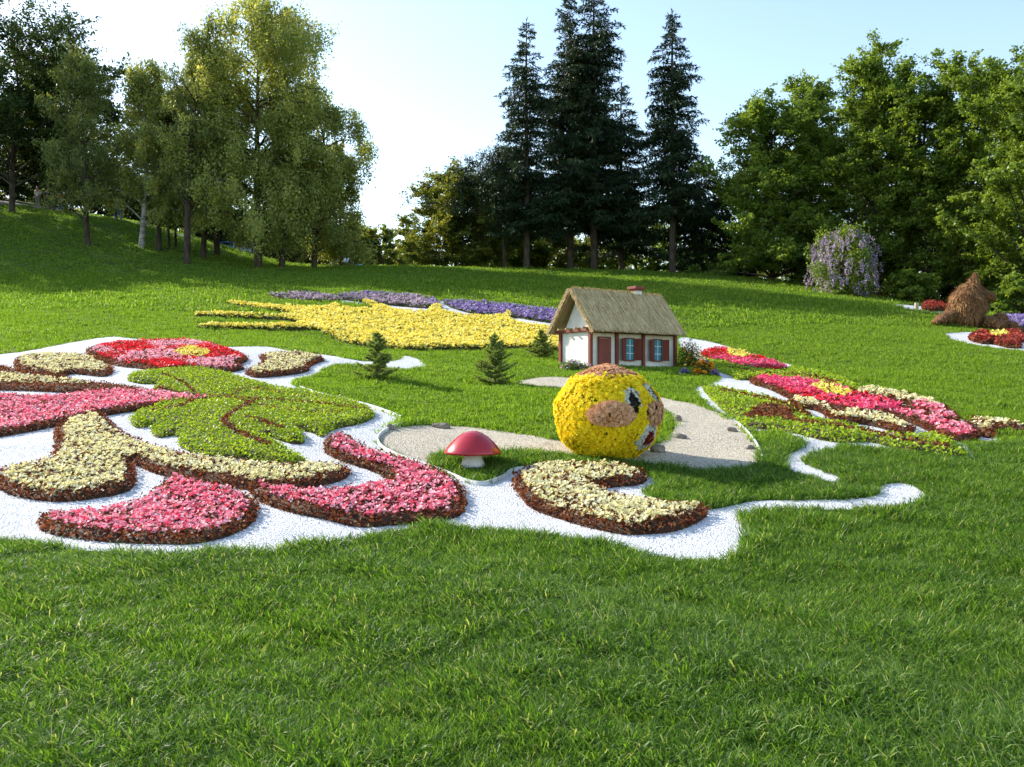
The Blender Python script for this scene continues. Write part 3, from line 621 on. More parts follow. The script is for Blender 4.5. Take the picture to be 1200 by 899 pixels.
# door
bm = bmesh.new(); bx(bm, (.44, -.030, .36), (.36, .03, .74), bev=.004); d_ = from_bm('door', bm, M['red_wood'], hs)
bm = bmesh.new(); bmesh.ops.create_uvsphere(bm, u_segments=8, v_segments=6, radius=.014, matrix=Matrix.Translation((.57, -.055, .36))); from_bm('handle', bm, M['stone'], d_)
bm = bmesh.new()
for x in (.245, .635): bx(bm, (x, -.026, .37), (.03, .035, .78), bev=.003)
bx(bm, (.44, -.026, .765), (.42, .035, .03), bev=.003); from_bm('door_frame', bm, M['red_wood'], hs)
for wx_ in (1.30, 2.30):
    bm = bmesh.new(); fw, fh, zc = .30, .56, .48
    for sx in (-1, 1): bx(bm, (wx_+sx*fw/2, -.03, zc), (.03, .045, fh+.03), bev=.003)
    for sz in (-1, 1): bx(bm, (wx_, -.03, zc+sz*fh/2), (fw-.032, .045, .03), bev=.003)
    w_ = from_bm('window', bm, M['red_wood'], hs)
    bm = bmesh.new(); bx(bm, (wx_, -.022, zc), (fw-.03, .01, fh-.03)); from_bm('pane', bm, M['blue_glass'], w_)
    bm = bmesh.new(); bx(bm, (wx_, -.033, zc), (.016, .012, fh-.03))
    for q in (-.1, .1): bx(bm, (wx_, -.0335, zc+q), (fw-.032, .010, .014))
    from_bm('glazing_bars', bm, M['white_paint'], w_)
    for sx in (-1, 1):   # open shutters standing out
        a = R(18 if sx < 0 else 48); dx, dy = math.cos(a)*sx, -math.sin(a); px_ = wx_+sx*(fw/2+.02)
        rot = Matrix.Rotation(math.atan2(dy, dx), 3, 'Z')
        bm = bmesh.new(); c = Vector((px_+dx*.085, -.05+dy*.085, zc)); bx(bm, c, (.17, .018, fh), rot, .003)
        n_ = rot @ Vector((0, 1, 0)); 
        for sg in (-1, 1):
            for q in (-.135, .135): bx(bm, c+n_*sg*.011+Vector((0, 0, q)), (.11, .008, .2), rot, .002)
        from_bm('shutter', bm, M['red_wood'], hs)
# roof: two thick thatched slopes with straw strands
RZ = WH+1.03; OX = .17; EY = .27; EZ = WH-.05
def slope(s):
    """s=-1 front, +1 back; returns function (t along x 0..1, w down the slope 0..1, out) -> local point"""
    y_e = HW/2+s*(HW/2+EY)
    L_ = math.hypot(y_e-HW/2, RZ-EZ); nx_, nz_ = (RZ-EZ)/L_*s, abs(y_e-HW/2)/L_
    return lambda t, w, o: np.stack([-OX-.02*np.ones_like(t)+t*(HL+2*OX-.12)+0*w, HW/2+(y_e-HW/2)*w+nx_*o, RZ-(RZ-EZ)*w+nz_*o], -1)
bm = bmesh.new()
for s in (-1, 1):
    f = slope(s)
    nt_, nw_ = 60, 24; T_, W_ = np.meshgrid(np.linspace(0, 1, nt_), np.linspace(0, 1, nw_))
    top = f(T_, W_, .075+.010*np.sin(T_*210)+rng.normal(size=T_.shape)*.008); bot = f(T_, W_, 0*T_)
    tv = [[bm.verts.new(p) for p in r] for r in top]; bv = [[bm.verts.new(p) for p in r] for r in bot]
    for i in range(nw_-1):
        for j in range(nt_-1): bm.faces.new((tv[i][j], tv[i+1][j], tv[i+1][j+1], tv[i][j+1])); bm.faces.new((bv[i][j], bv[i][j+1], bv[i+1][j+1], bv[i+1][j]))
        for j in (0, nt_-1): bm.faces.new((tv[i][j], tv[i+1][j], bv[i+1][j], bv[i][j]))
    for j in range(nt_-1):
        for i in (0, nw_-1): bm.faces.new((tv[i][j], tv[i][j+1], bv[i][j+1], bv[i][j]))
bmesh.ops.recalc_face_normals(bm, faces=bm.faces)
roof = from_bm('roof', bm, M['thatch'], hs)
STRAW = leafmat('straw', [(0, (.28, .19, .085)), (.5, (.56, .42, .21)), (.9, (.70, .55, .31)), (1, (.74, .63, .4))], .1, .8, .2, (1.1, 1, .8))
q4 = []
for s in (-1, 1):
    f = slope(s); n = 9000
    w0 = rng.random(n)*.97; t0 = rng.random(n); ln = rng.uniform(.10, .28, n)
    w0[:1600] = rng.uniform(.86, .93, 1600); ln[:1600] = rng.uniform(.07, .16, 1600)
    sl = rng.normal(size=n)*.006+.004; wd = .0016+rng.random(n)*.0016
    o0 = .083+rng.random(n)*.012; o1 = o0+rng.normal(size=n)*.008-.004
    w1 = w0+ln; t1 = np.clip(t0+sl, 0, 1); k = w1 < 1.035+rng.random(n)*.03; w0, w1, t0, t1, wd, o0, o1 = [a[k] for a in (w0, w1, t0, t1, wd, o0, o1)]
    q4.append(np.stack([f(t0-wd, w0, o0), f(t0+wd, w0, o0), f(t1+wd, w1, o1), f(t1-wd, w1, o1)], 1))
    # verge bristles along both gable edges
    for tt in (0., 1.):
        m_ = 900; w = rng.random(m_); o = rng.uniform(0, .08, m_); c0 = f(np.full(m_, tt), w, o)
        d = np.column_stack([np.full(m_, -.05 if tt == 0 else .05)*rng.uniform(.1, 1, m_), s*rng.uniform(-.02, .05, m_), -rng.uniform(0, .08, m_)])
        e = np.array([0, .004, .003]); q4.append(np.stack([c0-e, c0+e, c0+d+e, c0+d-e], 1))
m_ = 900; t = rng.random(m_); f = slope(-1); c0 = f(t, np.zeros(m_), rng.uniform(.06, .1, m_)); c0[:, 1] += .02
d = np.column_stack([rng.normal(size=m_)*.03, rng.normal(size=m_)*.03, rng.uniform(-.01, .05, m_)]); e = np.array([.004, .0, .0]); q4.append(np.stack([c0-e, c0+e, c0+d+e, c0+d-e], 1))
quads('straw', np.concatenate(q4), STRAW, roof)
for s in (-1, 1):   # peeled poles under the verge
    f = slope(s); t_ = Tubes()
    a = f(np.array([0.012]), np.array([0.02]), np.array([-.03]))[0]; b = f(np.array([.012]), np.array([1.0]), np.array([-.03]))[0]
    t_.add(np.linspace(a, b, 8)+rng.normal(size=(8, 3))*.004, [.022]*8, 7); t_.build('verge_pole', M['pole'], hs)
bm = bmesh.new(); cxh = 2.12
bx(bm, (cxh, HW/2, RZ+.03), (.22, .20, .26), bev=.006); ch = from_bm('chimney', bm, M['whitewash'], roof)
bm = bmesh.new(); bx(bm, (cxh, HW/2, RZ+.135), (.27, .25, .05), bev=.006); bx(bm, (cxh, HW/2, RZ+.19), (.36, .32, .07), bev=.008)
from_bm('chimney_cap', bm, M['red_wood'], roof)
bm = bmesh.new(); bx(bm, (2.0, -.30, -.01), (.5, .2, .05), bev=.012); o = from_bm('doorstep_stone', bm, M['stone'], None)
o.location = (hx, hy, hz); o.rotation_euler = (0, 0, al); tag(o, 'flat pale stone slab lying in the grass before the house windows', 'stone')

# ------------------------------------------------------------------ flower ball with a face
bD = 11.0; bR = np.array([.665, .62, .605]); bc = np.array([(712-600)/1000*bD, bD, zof(486, bD)])
ball = empty('flower_ball', (bc[0], bc[1], h1(bc[0], bc[1]))); tag(ball, 'big round yellow flower ball with a smiling face and salmon cheeks on the gravel path', 'flower sculpture')
off = Vector((0, 0, bc[2]-ball.location.z))
def fdir(px, py):   # point on the visible half, in units of the ball's half sizes
    return unit(np.array([px, -math.sqrt(max(0, 1-px*px-py*py)), py]))
SALM = leafmat('salmon_petals', [(0, (.28, .13, .05)), (.3, (.62, .33, .17)), (1, (.85, .58, .40))], .2, .6, .2, (1.1, 1, .8))
BALLY = leafmat('ball_yellow_petals', [(0, (.62, .42, .01)), (.25, (.88, .68, .01)), (1, (.93, .80, .03))], .22, .55, .2, (1.1, 1.0, .5))
WPET = leafmat('white_petals', [(0, (.62, .62, .58)), (1, (.85, .85, .82))], .2, .6, .2, (1, 1, 1))
BLK = leafmat('black_petals', [(0, (.008, .008, .008)), (1, (.03, .025, .025))], 0, .6, .2, (1, 1, 1))
DRED = leafmat('dark_red_petals', [(0, (.18, .01, .01)), (1, (.42, .02, .03))], .1, .6, .2, (1, 1, 1))
n = 15000; i = np.arange(n)+.5; ph = np.arccos(1-2*i/n); thh = np.pi*(1+5**.5)*i
Dn = np.stack([np.cos(thh)*np.sin(ph), np.sin(thh)*np.sin(ph), np.cos(ph)], 1)
Dn = unit(Dn+rng.normal(size=Dn.shape)*.012)
def ell(c, ax_u, a, b):
    """angular ellipse: centre direction c, long-axis hint ax_u"""
    c = unit(c); u = unit(ax_u-c*np.dot(ax_u, c)); w = np.cross(c, u)
    x = Dn@u; y = Dn@w; return np.where(Dn@c > 0, (x/a)**2+(y/b)**2, 9)
e1 = ell(fdir(.37, .33), np.array([.35, 0, -1.]), .255, .185); p1 = ell(fdir(.41, .26), np.array([.3, 0, -1.]), .20, .10)
e2 = ell(fdir(.80, .44), np.array([.3, .1, -1.]), .26, .16); p2 = ell(fdir(.85, .38), np.array([.3, .1, -1.]), .19, .09)
c1 = ell(fdir(-.03, .04), np.array([1., 0, 0]), .43, .235); c2 = ell(fdir(.84, .03), np.array([.6, .8, 0]), .32, .25)
mo = ell(fdir(.68, -.42), np.array([.25, 0, 1.]), .35, .25); to = ell(fdir(.70, -.48), np.array([.4, 0, 1.]), .17, .12)
hair = (Dn[:, 2] > .80+rng.normal(size=n)*.03)
lab = np.zeros(n, int); jit = 1+rng.normal(size=n)*.10
lab[hair] = 1; lab[e1*jit < 1] = 2; lab[e2*jit < 1] = 3; lab[mo*jit < 1] = 4
lab[c1*jit < 1] = 5; lab[c2*jit < 1] = 6; lab[p1*jit < 1] = 7; lab[p2*jit < 1] = 8; lab[to*jit < 1] = 9
bul = 1+.13*np.clip(1-c1, 0, 1)**.5+.07*np.clip(1-c2, 0, 1)**.5
lump = 1+.028*np.sin(Dn[:, 0]*7+2)*np.sin(Dn[:, 2]*8)+.016*np.sin(Dn[:, 1]*13+Dn[:, 0]*9)
Pb = Dn*bR*(bul*lump)[:, None]
gaps = noise2(Dn[:, 0]*10+Dn[:, 1]*6, Dn[:, 2]*13, 1.5, .7)+rng.normal(size=n)*.25
kb = (Pb[:, 2]+bc[2] > h1(bc[0], bc[1])+.0) & ((gaps > -.72) | ((lab > 1) & (rng.random(n) < .93))); 
def pom(name, mask, s, mat, parent):
    C = Pb[mask]; m_ = len(C); N0 = unit(C/bR**2); out = []; rr = []; r0 = rng.random(m_)
    a = unit(np.cross(N0, rng.normal(size=(m_, 3)))); b = np.cross(N0, a); S = (s*rng.uniform(.75, 1.25, m_))[:, None]
    C = C+N0*rng.uniform(-.022, .022, m_)[:, None]
    for ring, (kk, el, ln) in enumerate(((5, .25, .6), (4, 1.1, .5))):
        for q in range(kk):
            th = 2*np.pi*q/kk+rng.random(m_)*.5
            d = unit(a*np.cos(th)[:, None]+b*np.sin(th)[:, None]+N0*el*rng.uniform(.6, 1.4, m_)[:, None]); c2_ = np.cross(N0, d)
            p2_ = C+d*S*ln; mm = C+d*S*ln*.55
            out.append(np.stack([C, mm+c2_*S*.2, p2_, mm-c2_*S*.2], 1)); rr.append(np.clip(r0*.6+rng.random(m_)*.4, 0, 1))
    o = quads(name, np.stack(out, 1).reshape(-1, 4, 3), mat, parent, np.stack(rr, 1).ravel()); o.location = off; return o
bm = bmesh.new(); bmesh.ops.create_uvsphere(bm, u_segments=48, v_segments=32, radius=1, matrix=Matrix.Diagonal((*(bR*.965), 1)))
o = from_bm('frame', bm, surf('leafy_core', (.03, .045, .01), (.16, .13, .02), 25, .9, .6, 60), ball, True); o.location = off
pom('yellow_blossoms', kb & (lab == 0) & (rng.random(n) < .72), .058, BALLY, ball)
pom('hair_blossoms', kb & (lab == 1), .042, SALM, ball)
for l_, ll in ((5, 'left'), (6, 'right')): pom('cheek', kb & (lab == l_) & (rng.random(n) < .8), .050, SALM, ball)
for l_, p_ in ((2, 7), (3, 8)):
    ey = pom('eye', kb & (lab == l_), .034, WPET, ball); pu = pom('pupil', kb & (lab == p_), .034, BLK, ey); pu.location = (0, 0, 0)
mt_ = pom('mouth', kb & (lab == 4), .036, WPET, ball); tg = pom('tongue', kb & (lab == 9), .036, DRED, mt_); tg.location = (0, 0, 0)

# ------------------------------------------------------------------ red mushroom
def lathe(name, prof, mat, parent, seg=40, sq=(1, 1), wob=0):
    bm = bmesh.new(); rings = []
    for r, z in prof:
        if r < 1e-4: rings.append([bm.verts.new((0, 0, z))]); continue
        rings.append([bm.verts.new((r*math.cos(2*math.pi*k/seg)*sq[0]*(1+wob*math.sin(2*math.pi*k/seg*2+1)), r*math.sin(2*math.pi*k/seg)*sq[1], z)) for k in range(seg)])
    for a, b in zip(rings, rings[1:]):
        for k in range(seg):
            k2 = (k+1) % seg
            if len(a) == 1: bm.faces.new((a[0], b[k], b[k2]))
            elif len(b) == 1: bm.faces.new((a[k], b[0], a[k2]))
            else: bm.faces.new((a[k], b[k], b[k2], a[k2]))
    bmesh.ops.recalc_face_normals(bm, faces=bm.faces)
    return from_bm(name, bm, mat, parent, True)
gx_, gy_ = ground(554, 549); ms = gy_/1000; mr = empty('mushroom', (gx_, gy_, h1(gx_, gy_))); tag(mr, 'glossy red toadstool ornament with a white stem on the grass edge', 'garden ornament')
red_gloss = surf('red_enamel', (.33, .012, .022), (.42, .02, .03), 2.5, .22, .05, 8, spec=.6)
cz = zof(531, gy_)-h1(gx_, gy_)
W2 = 33*ms
cap = lathe('cap', [(0, cz+.265), (.05, cz+.262), (W2*.30, cz+.245), (W2*.52, cz+.20), (W2*.74, cz+.13), (W2*.9, cz+.065), (W2*.985, cz+.02), (W2, cz), (W2*.97, cz-.012), (W2*.8, cz-.004), (W2*.4, cz+.015), (0, cz+.02)], red_gloss, mr, 48, (1, 1), .02)
lathe('stem', [(.0, -.03), (.155, -.03), (.16, .02), (.145, .06), (.118, .11), (.105, .17), (.11, cz+.018), (0, cz+.018)], surf('white_plaster', (.55, .55, .52), (.75, .75, .72), 6, .7, .3, 20), mr, 32)
# ------------------------------------------------------------------ stones round the path
def rock(u, v, w, h, label, sq=.7, col=None, seed=0):
    x, y = ground(u, v); s = y/1000; a = w*s/2; b = h*s
    r_ = np.random.default_rng(seed+int(u)); bm = bmesh.new(); bmesh.ops.create_icosphere(bm, subdivisions=3, radius=1)
    ph_ = r_.uniform(0, 6, 6)
    for vv in bm.verts:
        c = vv.co; k = 1+.16*math.sin(c.x*2.6+ph_[0])*math.sin(c.y*2.2+ph_[1])+.10*math.sin(c.z*4+ph_[2]+c.x*3)+.05*math.sin(c.x*9+ph_[3])*math.sin(c.z*8+ph_[4])+.04*math.sin(c.y*11+c.z*7)
        zz = c.z*k; vv.co = (c.x*a*k, c.y*a*sq*k, (max(zz, -.4)*.62+.25)*b)
    o = from_bm('stone', bm, M['stone'], None, False); o.location = (x, y, h1(x, y)+.01); o.rotation_euler = (0, 0, r_.uniform(-.4, .4)); tag(o, label, 'stone', 'stones around the gravel path')
rock(458, 505, 10, 8, 'small round stone at the left tip of the gravel path')
rock(517, 503, 22, 8, 'long flat brown stone on the path rim behind the red mushroom', .5)
rock(771, 531, 20, 10, 'lumpy brown stone at the chin of the yellow flower ball', .7)
rock(794, 495, 9, 9, 'small round dark stone in the upper gravel right of the flower ball')
rock(797, 515, 16, 6, 'flat dark stone in the middle of the gravel right of the flower ball', .5)
rock(858, 507, 13, 6, 'brown stone on the right rim of the gravel near the lime bed', .6)
rock(879, 528, 10, 6, 'small brown stone low on the right rim of the gravel path', .6)

# ------------------------------------------------------------------ straw sculpture on the right
SHAG = leafmat('brown_straw', [(0, (.10, .045, .018)), (.5, (.24, .12, .05)), (1, (.42, .24, .11))], .12, .85, .15, (1.1, .9, .6))
M['shag'] = surf('brown_straw_core', (.10, .045, .018), (.22, .11, .05), 8, .95, 1.0, 20, bdist=.05)
sx_, sy_ = ground(1133, 386); sD = 30.5
sroot = empty('straw_sculpture', at(1133, sD)); tag(sroot, 'shaggy brown straw figure with a pointed top, tail and paws on a grass mound', 'straw sculpture')
def lump_mesh(name, blobs, nst, slen, parent):
    """blobs: (u, v, dy, rx_px, rz_px, ry_m) ellipsoids in photo px at the sculpture's distance"""
    mb = bpy.data.metaballs.new(name)
    k = sD/1000; V = []; o0 = sroot.location
    bmm = bmesh.new(); Ps = []; Ns = []
    for (u, v, dy, rx, rz, ry) in blobs:
        c = np.array([(u-600)*k-o0.x, sD+dy-o0.y, zof(v, sD)-o0.z]); r = np.array([rx*k, ry, rz*k])
        bmesh.ops.create_icosphere(bmm, subdivisions=4, radius=1, matrix=Matrix.Translation(c) @ Matrix.Diagonal((*r, 1)))
        m_ = int(nst*r[0]*r[2]/.3)+30; d = unit(rng.normal(size=(m_, 3))); Ps.append(c+d*r); Ns.append(unit(d/r))
    bpy.data.metaballs.remove(mb)
    me = bpy.data.meshes.new(name); bmm.to_mesh(me); bmm.free(); me.materials.append(M['shag'])
    o = bpy.data.objects.new(name, me); COL.objects.link(o); o.parent = parent
    rm = o.modifiers.new('remesh', 'REMESH'); rm.mode = 'VOXEL'; rm.voxel_size = .045; rm.use_smooth_shade = True
    sm = o.modifiers.new('smooth', 'SMOOTH'); sm.iterations = 6; sm.factor = .6
    P = np.concatenate(Ps); Nn = np.concatenate(Ns); m_ = len(P)
    dn = unit(np.array([0, 0, -1.])-Nn*(-Nn[:, 2:3])+rng.normal(size=(m_, 3))*.22); ln = (slen*rng.uniform(.5, 1.3, m_))[:, None]
    sd_ = np.cross(dn, Nn); w = (.012*rng.uniform(.6, 1.5, m_))[:, None]
    tipo = P+dn*ln+Nn*rng.uniform(.0, .07, m_)[:, None]
    P = P+Nn*.012
    quads('straw_strands', np.stack([P-sd_*w, P+sd_*w, tipo+sd_*w*.4, tipo-sd_*w*.4], 1), SHAG, o, np.clip(.5+.25*noise2(P[:, 0]*3, P[:, 2]*3, 3)+rng.normal(size=m_)*.22, 0, 1))
    return o
lump_mesh('body', [(1143, 326, 0, 3.0, 6, .10), (1141, 333, 0, 6.5, 8, .22), (1137, 342, 0, 14, 11, .42), (1133, 353, 0, 19, 15, .55), (1131, 364, 0, 20, 15, .6), (1131, 374, 0, 21, 13, .62)], 1700, .15, sroot)
lump_mesh('snout', [(1146, 345, .1, 13, 9, .32), (1158, 347, .1, 8.5, 6.5, .25), (1164, 348, .1, 4.5, 4.5, .18), (1148, 360, .1, 11, 12, .35)], 1300, .07, sroot)
lump_mesh('tail', [(1104, 374, -.2, 11, 6, .3), (1095, 378, -.3, 8, 3.5, .25), (1112, 372, -.1, 9, 9, .35)], 1200, .06, sroot)
for bl in ([(1150, 379, -.6, 8, 7, .3), (1158, 383, -.8, 7, 6, .25), (1153, 385, -.9, 4, 4, .2)], [(1166, 377, -.3, 9, 9, .34), (1172, 385, -.7, 7, 7, .28), (1182, 391, -.9, 6.5, 4.5, .24), (1176, 390, -.8, 6, 5, .24)]):
    lump_mesh('paw', bl, 1200, .06, sroot)
ps = at(1074, 36); bm = bmesh.new(); bx(bm, (0, 0, .14), (.13, .13, .34), bev=.012); o = from_bm('marker_post', bm, surf('aged_cream_stone', (.35, .30, .22), (.5, .44, .33), 8, .9, .4), None); o.location = ps; tag(o, 'short cream stone post at the wood edge left of the straw sculpture', 'post')

# ------------------------------------------------------------------ small firs in the lawn
NEED = leafmat('fir_needles', [(0, (.10, .16, .035)), (.6, (.22, .30, .08)), (1, (.38, .44, .16))], .35, .5, .3)
BARK = surf('bark', (.025, .019, .014), (.10, .075, .055), 6, .95, .9, 20, bdist=.04, stretch=(1, 1, .3))
def needle_twigs(A, Bp, dens, nl, nw, spread=1.0):
    """needles all round segments A->Bp; returns quads"""
    d = Bp-A; L = np.linalg.norm(d, axis=1); k = np.maximum(1, (L*dens).astype(int)); idx = np.repeat(np.arange(len(A)), k)
    t = rng.random(len(idx))[:, None]; P = A[idx]+d[idx]*t; du = unit(d[idx]); r = unit(np.cross(du, rng.normal(size=(len(idx), 3))))
    nd = unit(r*spread+du*.9); ln = nl*rng.uniform(.6, 1.3, len(idx)); s_ = unit(np.cross(nd, rng.normal(size=nd.shape)))*nw/2
    tip = P+nd*ln[:, None]; return np.stack([P-s_, P+s_, tip+s_*.4, tip-s_*.4], 1)
def small_fir(u, v, vt, hwpx, label, seed):
    rs = np.random.default_rng(seed); x, y = ground(u, v); s = y/1000; hgt = (v-vt)*s; wd = hwpx*s
    root = empty('small_fir', (x, y, h1(x, y))); tag(root, label, 'young fir', 'young fir trees in the lawn')
    tb = Tubes(); tb.add([(0, 0, -.05), (.01, 0, hgt*.5), (0, 0, hgt)], [.022, .014, .004], 6); tb.build('trunk', BARK, root)
    A = []; Bq = []; nw_ = 13
    for i in range(nw_):
        z = hgt*(.06+.88*(i/(nw_-1))**.9); L = wd*(1-(z/hgt)**1.1)*rs.uniform(.75, 1.15)+.05
        for k in range(7 if i < 9 else 5):
            a = rs.uniform(0, 6.28); l = L*rs.uniform(.65, 1.15); up = .30+.5*(z/hgt)
            p = [np.array([0, 0, z])]; dd = np.array([math.cos(a), math.sin(a), up*rs.uniform(.4, 1.2)]); dd /= np.linalg.norm(dd)
            for q in range(4): p.append(p[-1]+dd*l/4+np.array([0, 0, .01*q*l]))
            for q in range(4):
                A.append(p[q]); Bq.append(p[q+1])
                if q:
                    for sg in (-1, 1):
                        sd_ = np.array([-dd[1], dd[0], 0])*sg; e = p[q]+(sd_*.7+dd*.7)*l*.33*(1.2-q*.22)*rs.uniform(.7, 1.2); A.append(p[q]); Bq.append(e)
    A.append(np.array([0, 0, hgt*.75])); Bq.append(np.array([0, 0, hgt*1.02]))
    quads('needles', needle_twigs(np.array(A), np.array(Bq), 620, .038, .009), NEED, root)
small_fir(442, 446, 390, 27, 'young fir with a long bare leader, nearest the curved end of the white gravel', 1)
small_fir(580, 453, 392, 30, 'bushy young fir standing alone in the middle of the lawn', 2)
small_fir(634, 421, 388, 19, 'smallest young fir, close to the gable of the little house', 3)

# ------------------------------------------------------------------ flower clumps by the house
def clump(u, v, wpx, hpx, label, cols, seed, D=None):
    if D: p = at(u, D); x, y = p.x, p.y
    else: x, y = ground(u, v)
    s = y/1000; w, h = wpx*s/2, hpx*s; root = empty('flowering_clump', (x, y, h1(x, y))); tag(root, label, 'flowers', 'flower clumps at the little house')
    n = int(1400*w*h/.15)+300; d = unit(rng.normal(size=(n, 3))); d[:, 2] = np.abs(d[:, 2]); r = rng.random(n)[:, None]**.4
    C = d*r*np.array([w, w*.6, h])*rng.uniform(.75, 1.15, (n, 1))
    L = .05*rng.uniform(.6, 1.4, n); quads('foliage', leaves(C, unit(d+rng.normal(size=(n, 3))*.7), L, L*.4), GRN, root)
    for nm, mt, kk, sz in cols:
        d = unit(rng.normal(size=(kk, 3))); d[:, 2] = np.abs(d[:, 2])*.9; d[:, 1] = -np.abs(d[:, 1]); C = d*np.array([w, w*.6, h])*rng.uniform(.8, 1.1, (kk, 1))
        cen = C[rng.integers(0, kk, 3)]
        P2 = C[:, :2]; o = blossoms(nm, P2, C[:, 2], sz, mt, root)
ORG = leafmat('orange_petals', [(0, (.75, .22, .01)), (1, (.9, .42, .02))], .25)
clump(672, 434, 40, 12, 'low clump of lavender and yellow flowers at the left corner of the house', [('lavender_blossoms', MAUV, 40, .07), ('yellow_blossoms', ORG, 8, .06)], 1)
clump(808, 432, 34, 34, 'tall leafy clump with orange flowers at the right corner of the house', [('orange_blossoms', ORG, 60, .07), ('yellow_blossoms', YEL, 40, .06)], 2)
clump(826, 441, 26, 22, 'orange marigold clump just right of the taller clump by the house', [('orange_blossoms', ORG, 70, .075), ('violet_blossoms', PURP, 10, .08)], 3)
clump(802, 441, 12, 9, 'small violet flower tuft in the shade beside the house corner', [('violet_blossoms', PURP, 25, .08)], 4)
clump(838, 442, 10, 8, 'small violet flower tuft at the right end of the orange marigolds', [('violet_blossoms', PURP, 22, .08)], 5)
# ------------------------------------------------------------------ trees
BIRCHB = surf('birch_bark', (.10, .09, .08), (.55, .53, .50), 3, .8, .5, 12, stretch=(1, 1, 2.5))
LF = {
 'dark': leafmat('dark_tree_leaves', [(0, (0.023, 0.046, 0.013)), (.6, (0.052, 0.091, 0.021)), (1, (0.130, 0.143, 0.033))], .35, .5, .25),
 'birch': leafmat('birch_leaves', [(0, (0.145, 0.194, 0.056)), (.5, (0.308, 0.356, 0.106)), (.9, (0.486, 0.503, 0.162)), (1, (0.730, 0.616, 0.194))], .5, .5, .25),
 'larch': leafmat('larch_needles', [(0, (0.081, 0.121, 0.040)), (.6, (0.177, 0.225, 0.072)), (1, (0.322, 0.354, 0.113))], .4, .5, .2),
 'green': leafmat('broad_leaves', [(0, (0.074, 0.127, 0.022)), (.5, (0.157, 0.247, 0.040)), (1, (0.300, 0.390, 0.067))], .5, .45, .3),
 'hedge': leafmat('hedge_leaves', [(0, (0.081, 0.121, 0.024)), (.5, (0.176, 0.223, 0.041)), (1, (0.378, 0.338, 0.081))], .4, .5, .25),
 'spruce': leafmat('spruce_needles', [(0, (0.011, 0.028, 0.014)), (.6, (0.025, 0.051, 0.021)), (1, (0.057, 0.086, 0.032))], .15, .5, .25),
 'lilac': leafmat('lilac_blossoms', [(0, (0.224, 0.176, 0.336)), (.5, (0.368, 0.304, 0.496)), (1, (0.560, 0.496, 0.640))], .3, .6, .2),
}
CLK = .62
def bezier(p0, p1, p2, n):
    t = np.linspace(0, 1, n)[:, None]; return p0*(1-t)**2+2*p1*t*(1-t)+p2*t*t
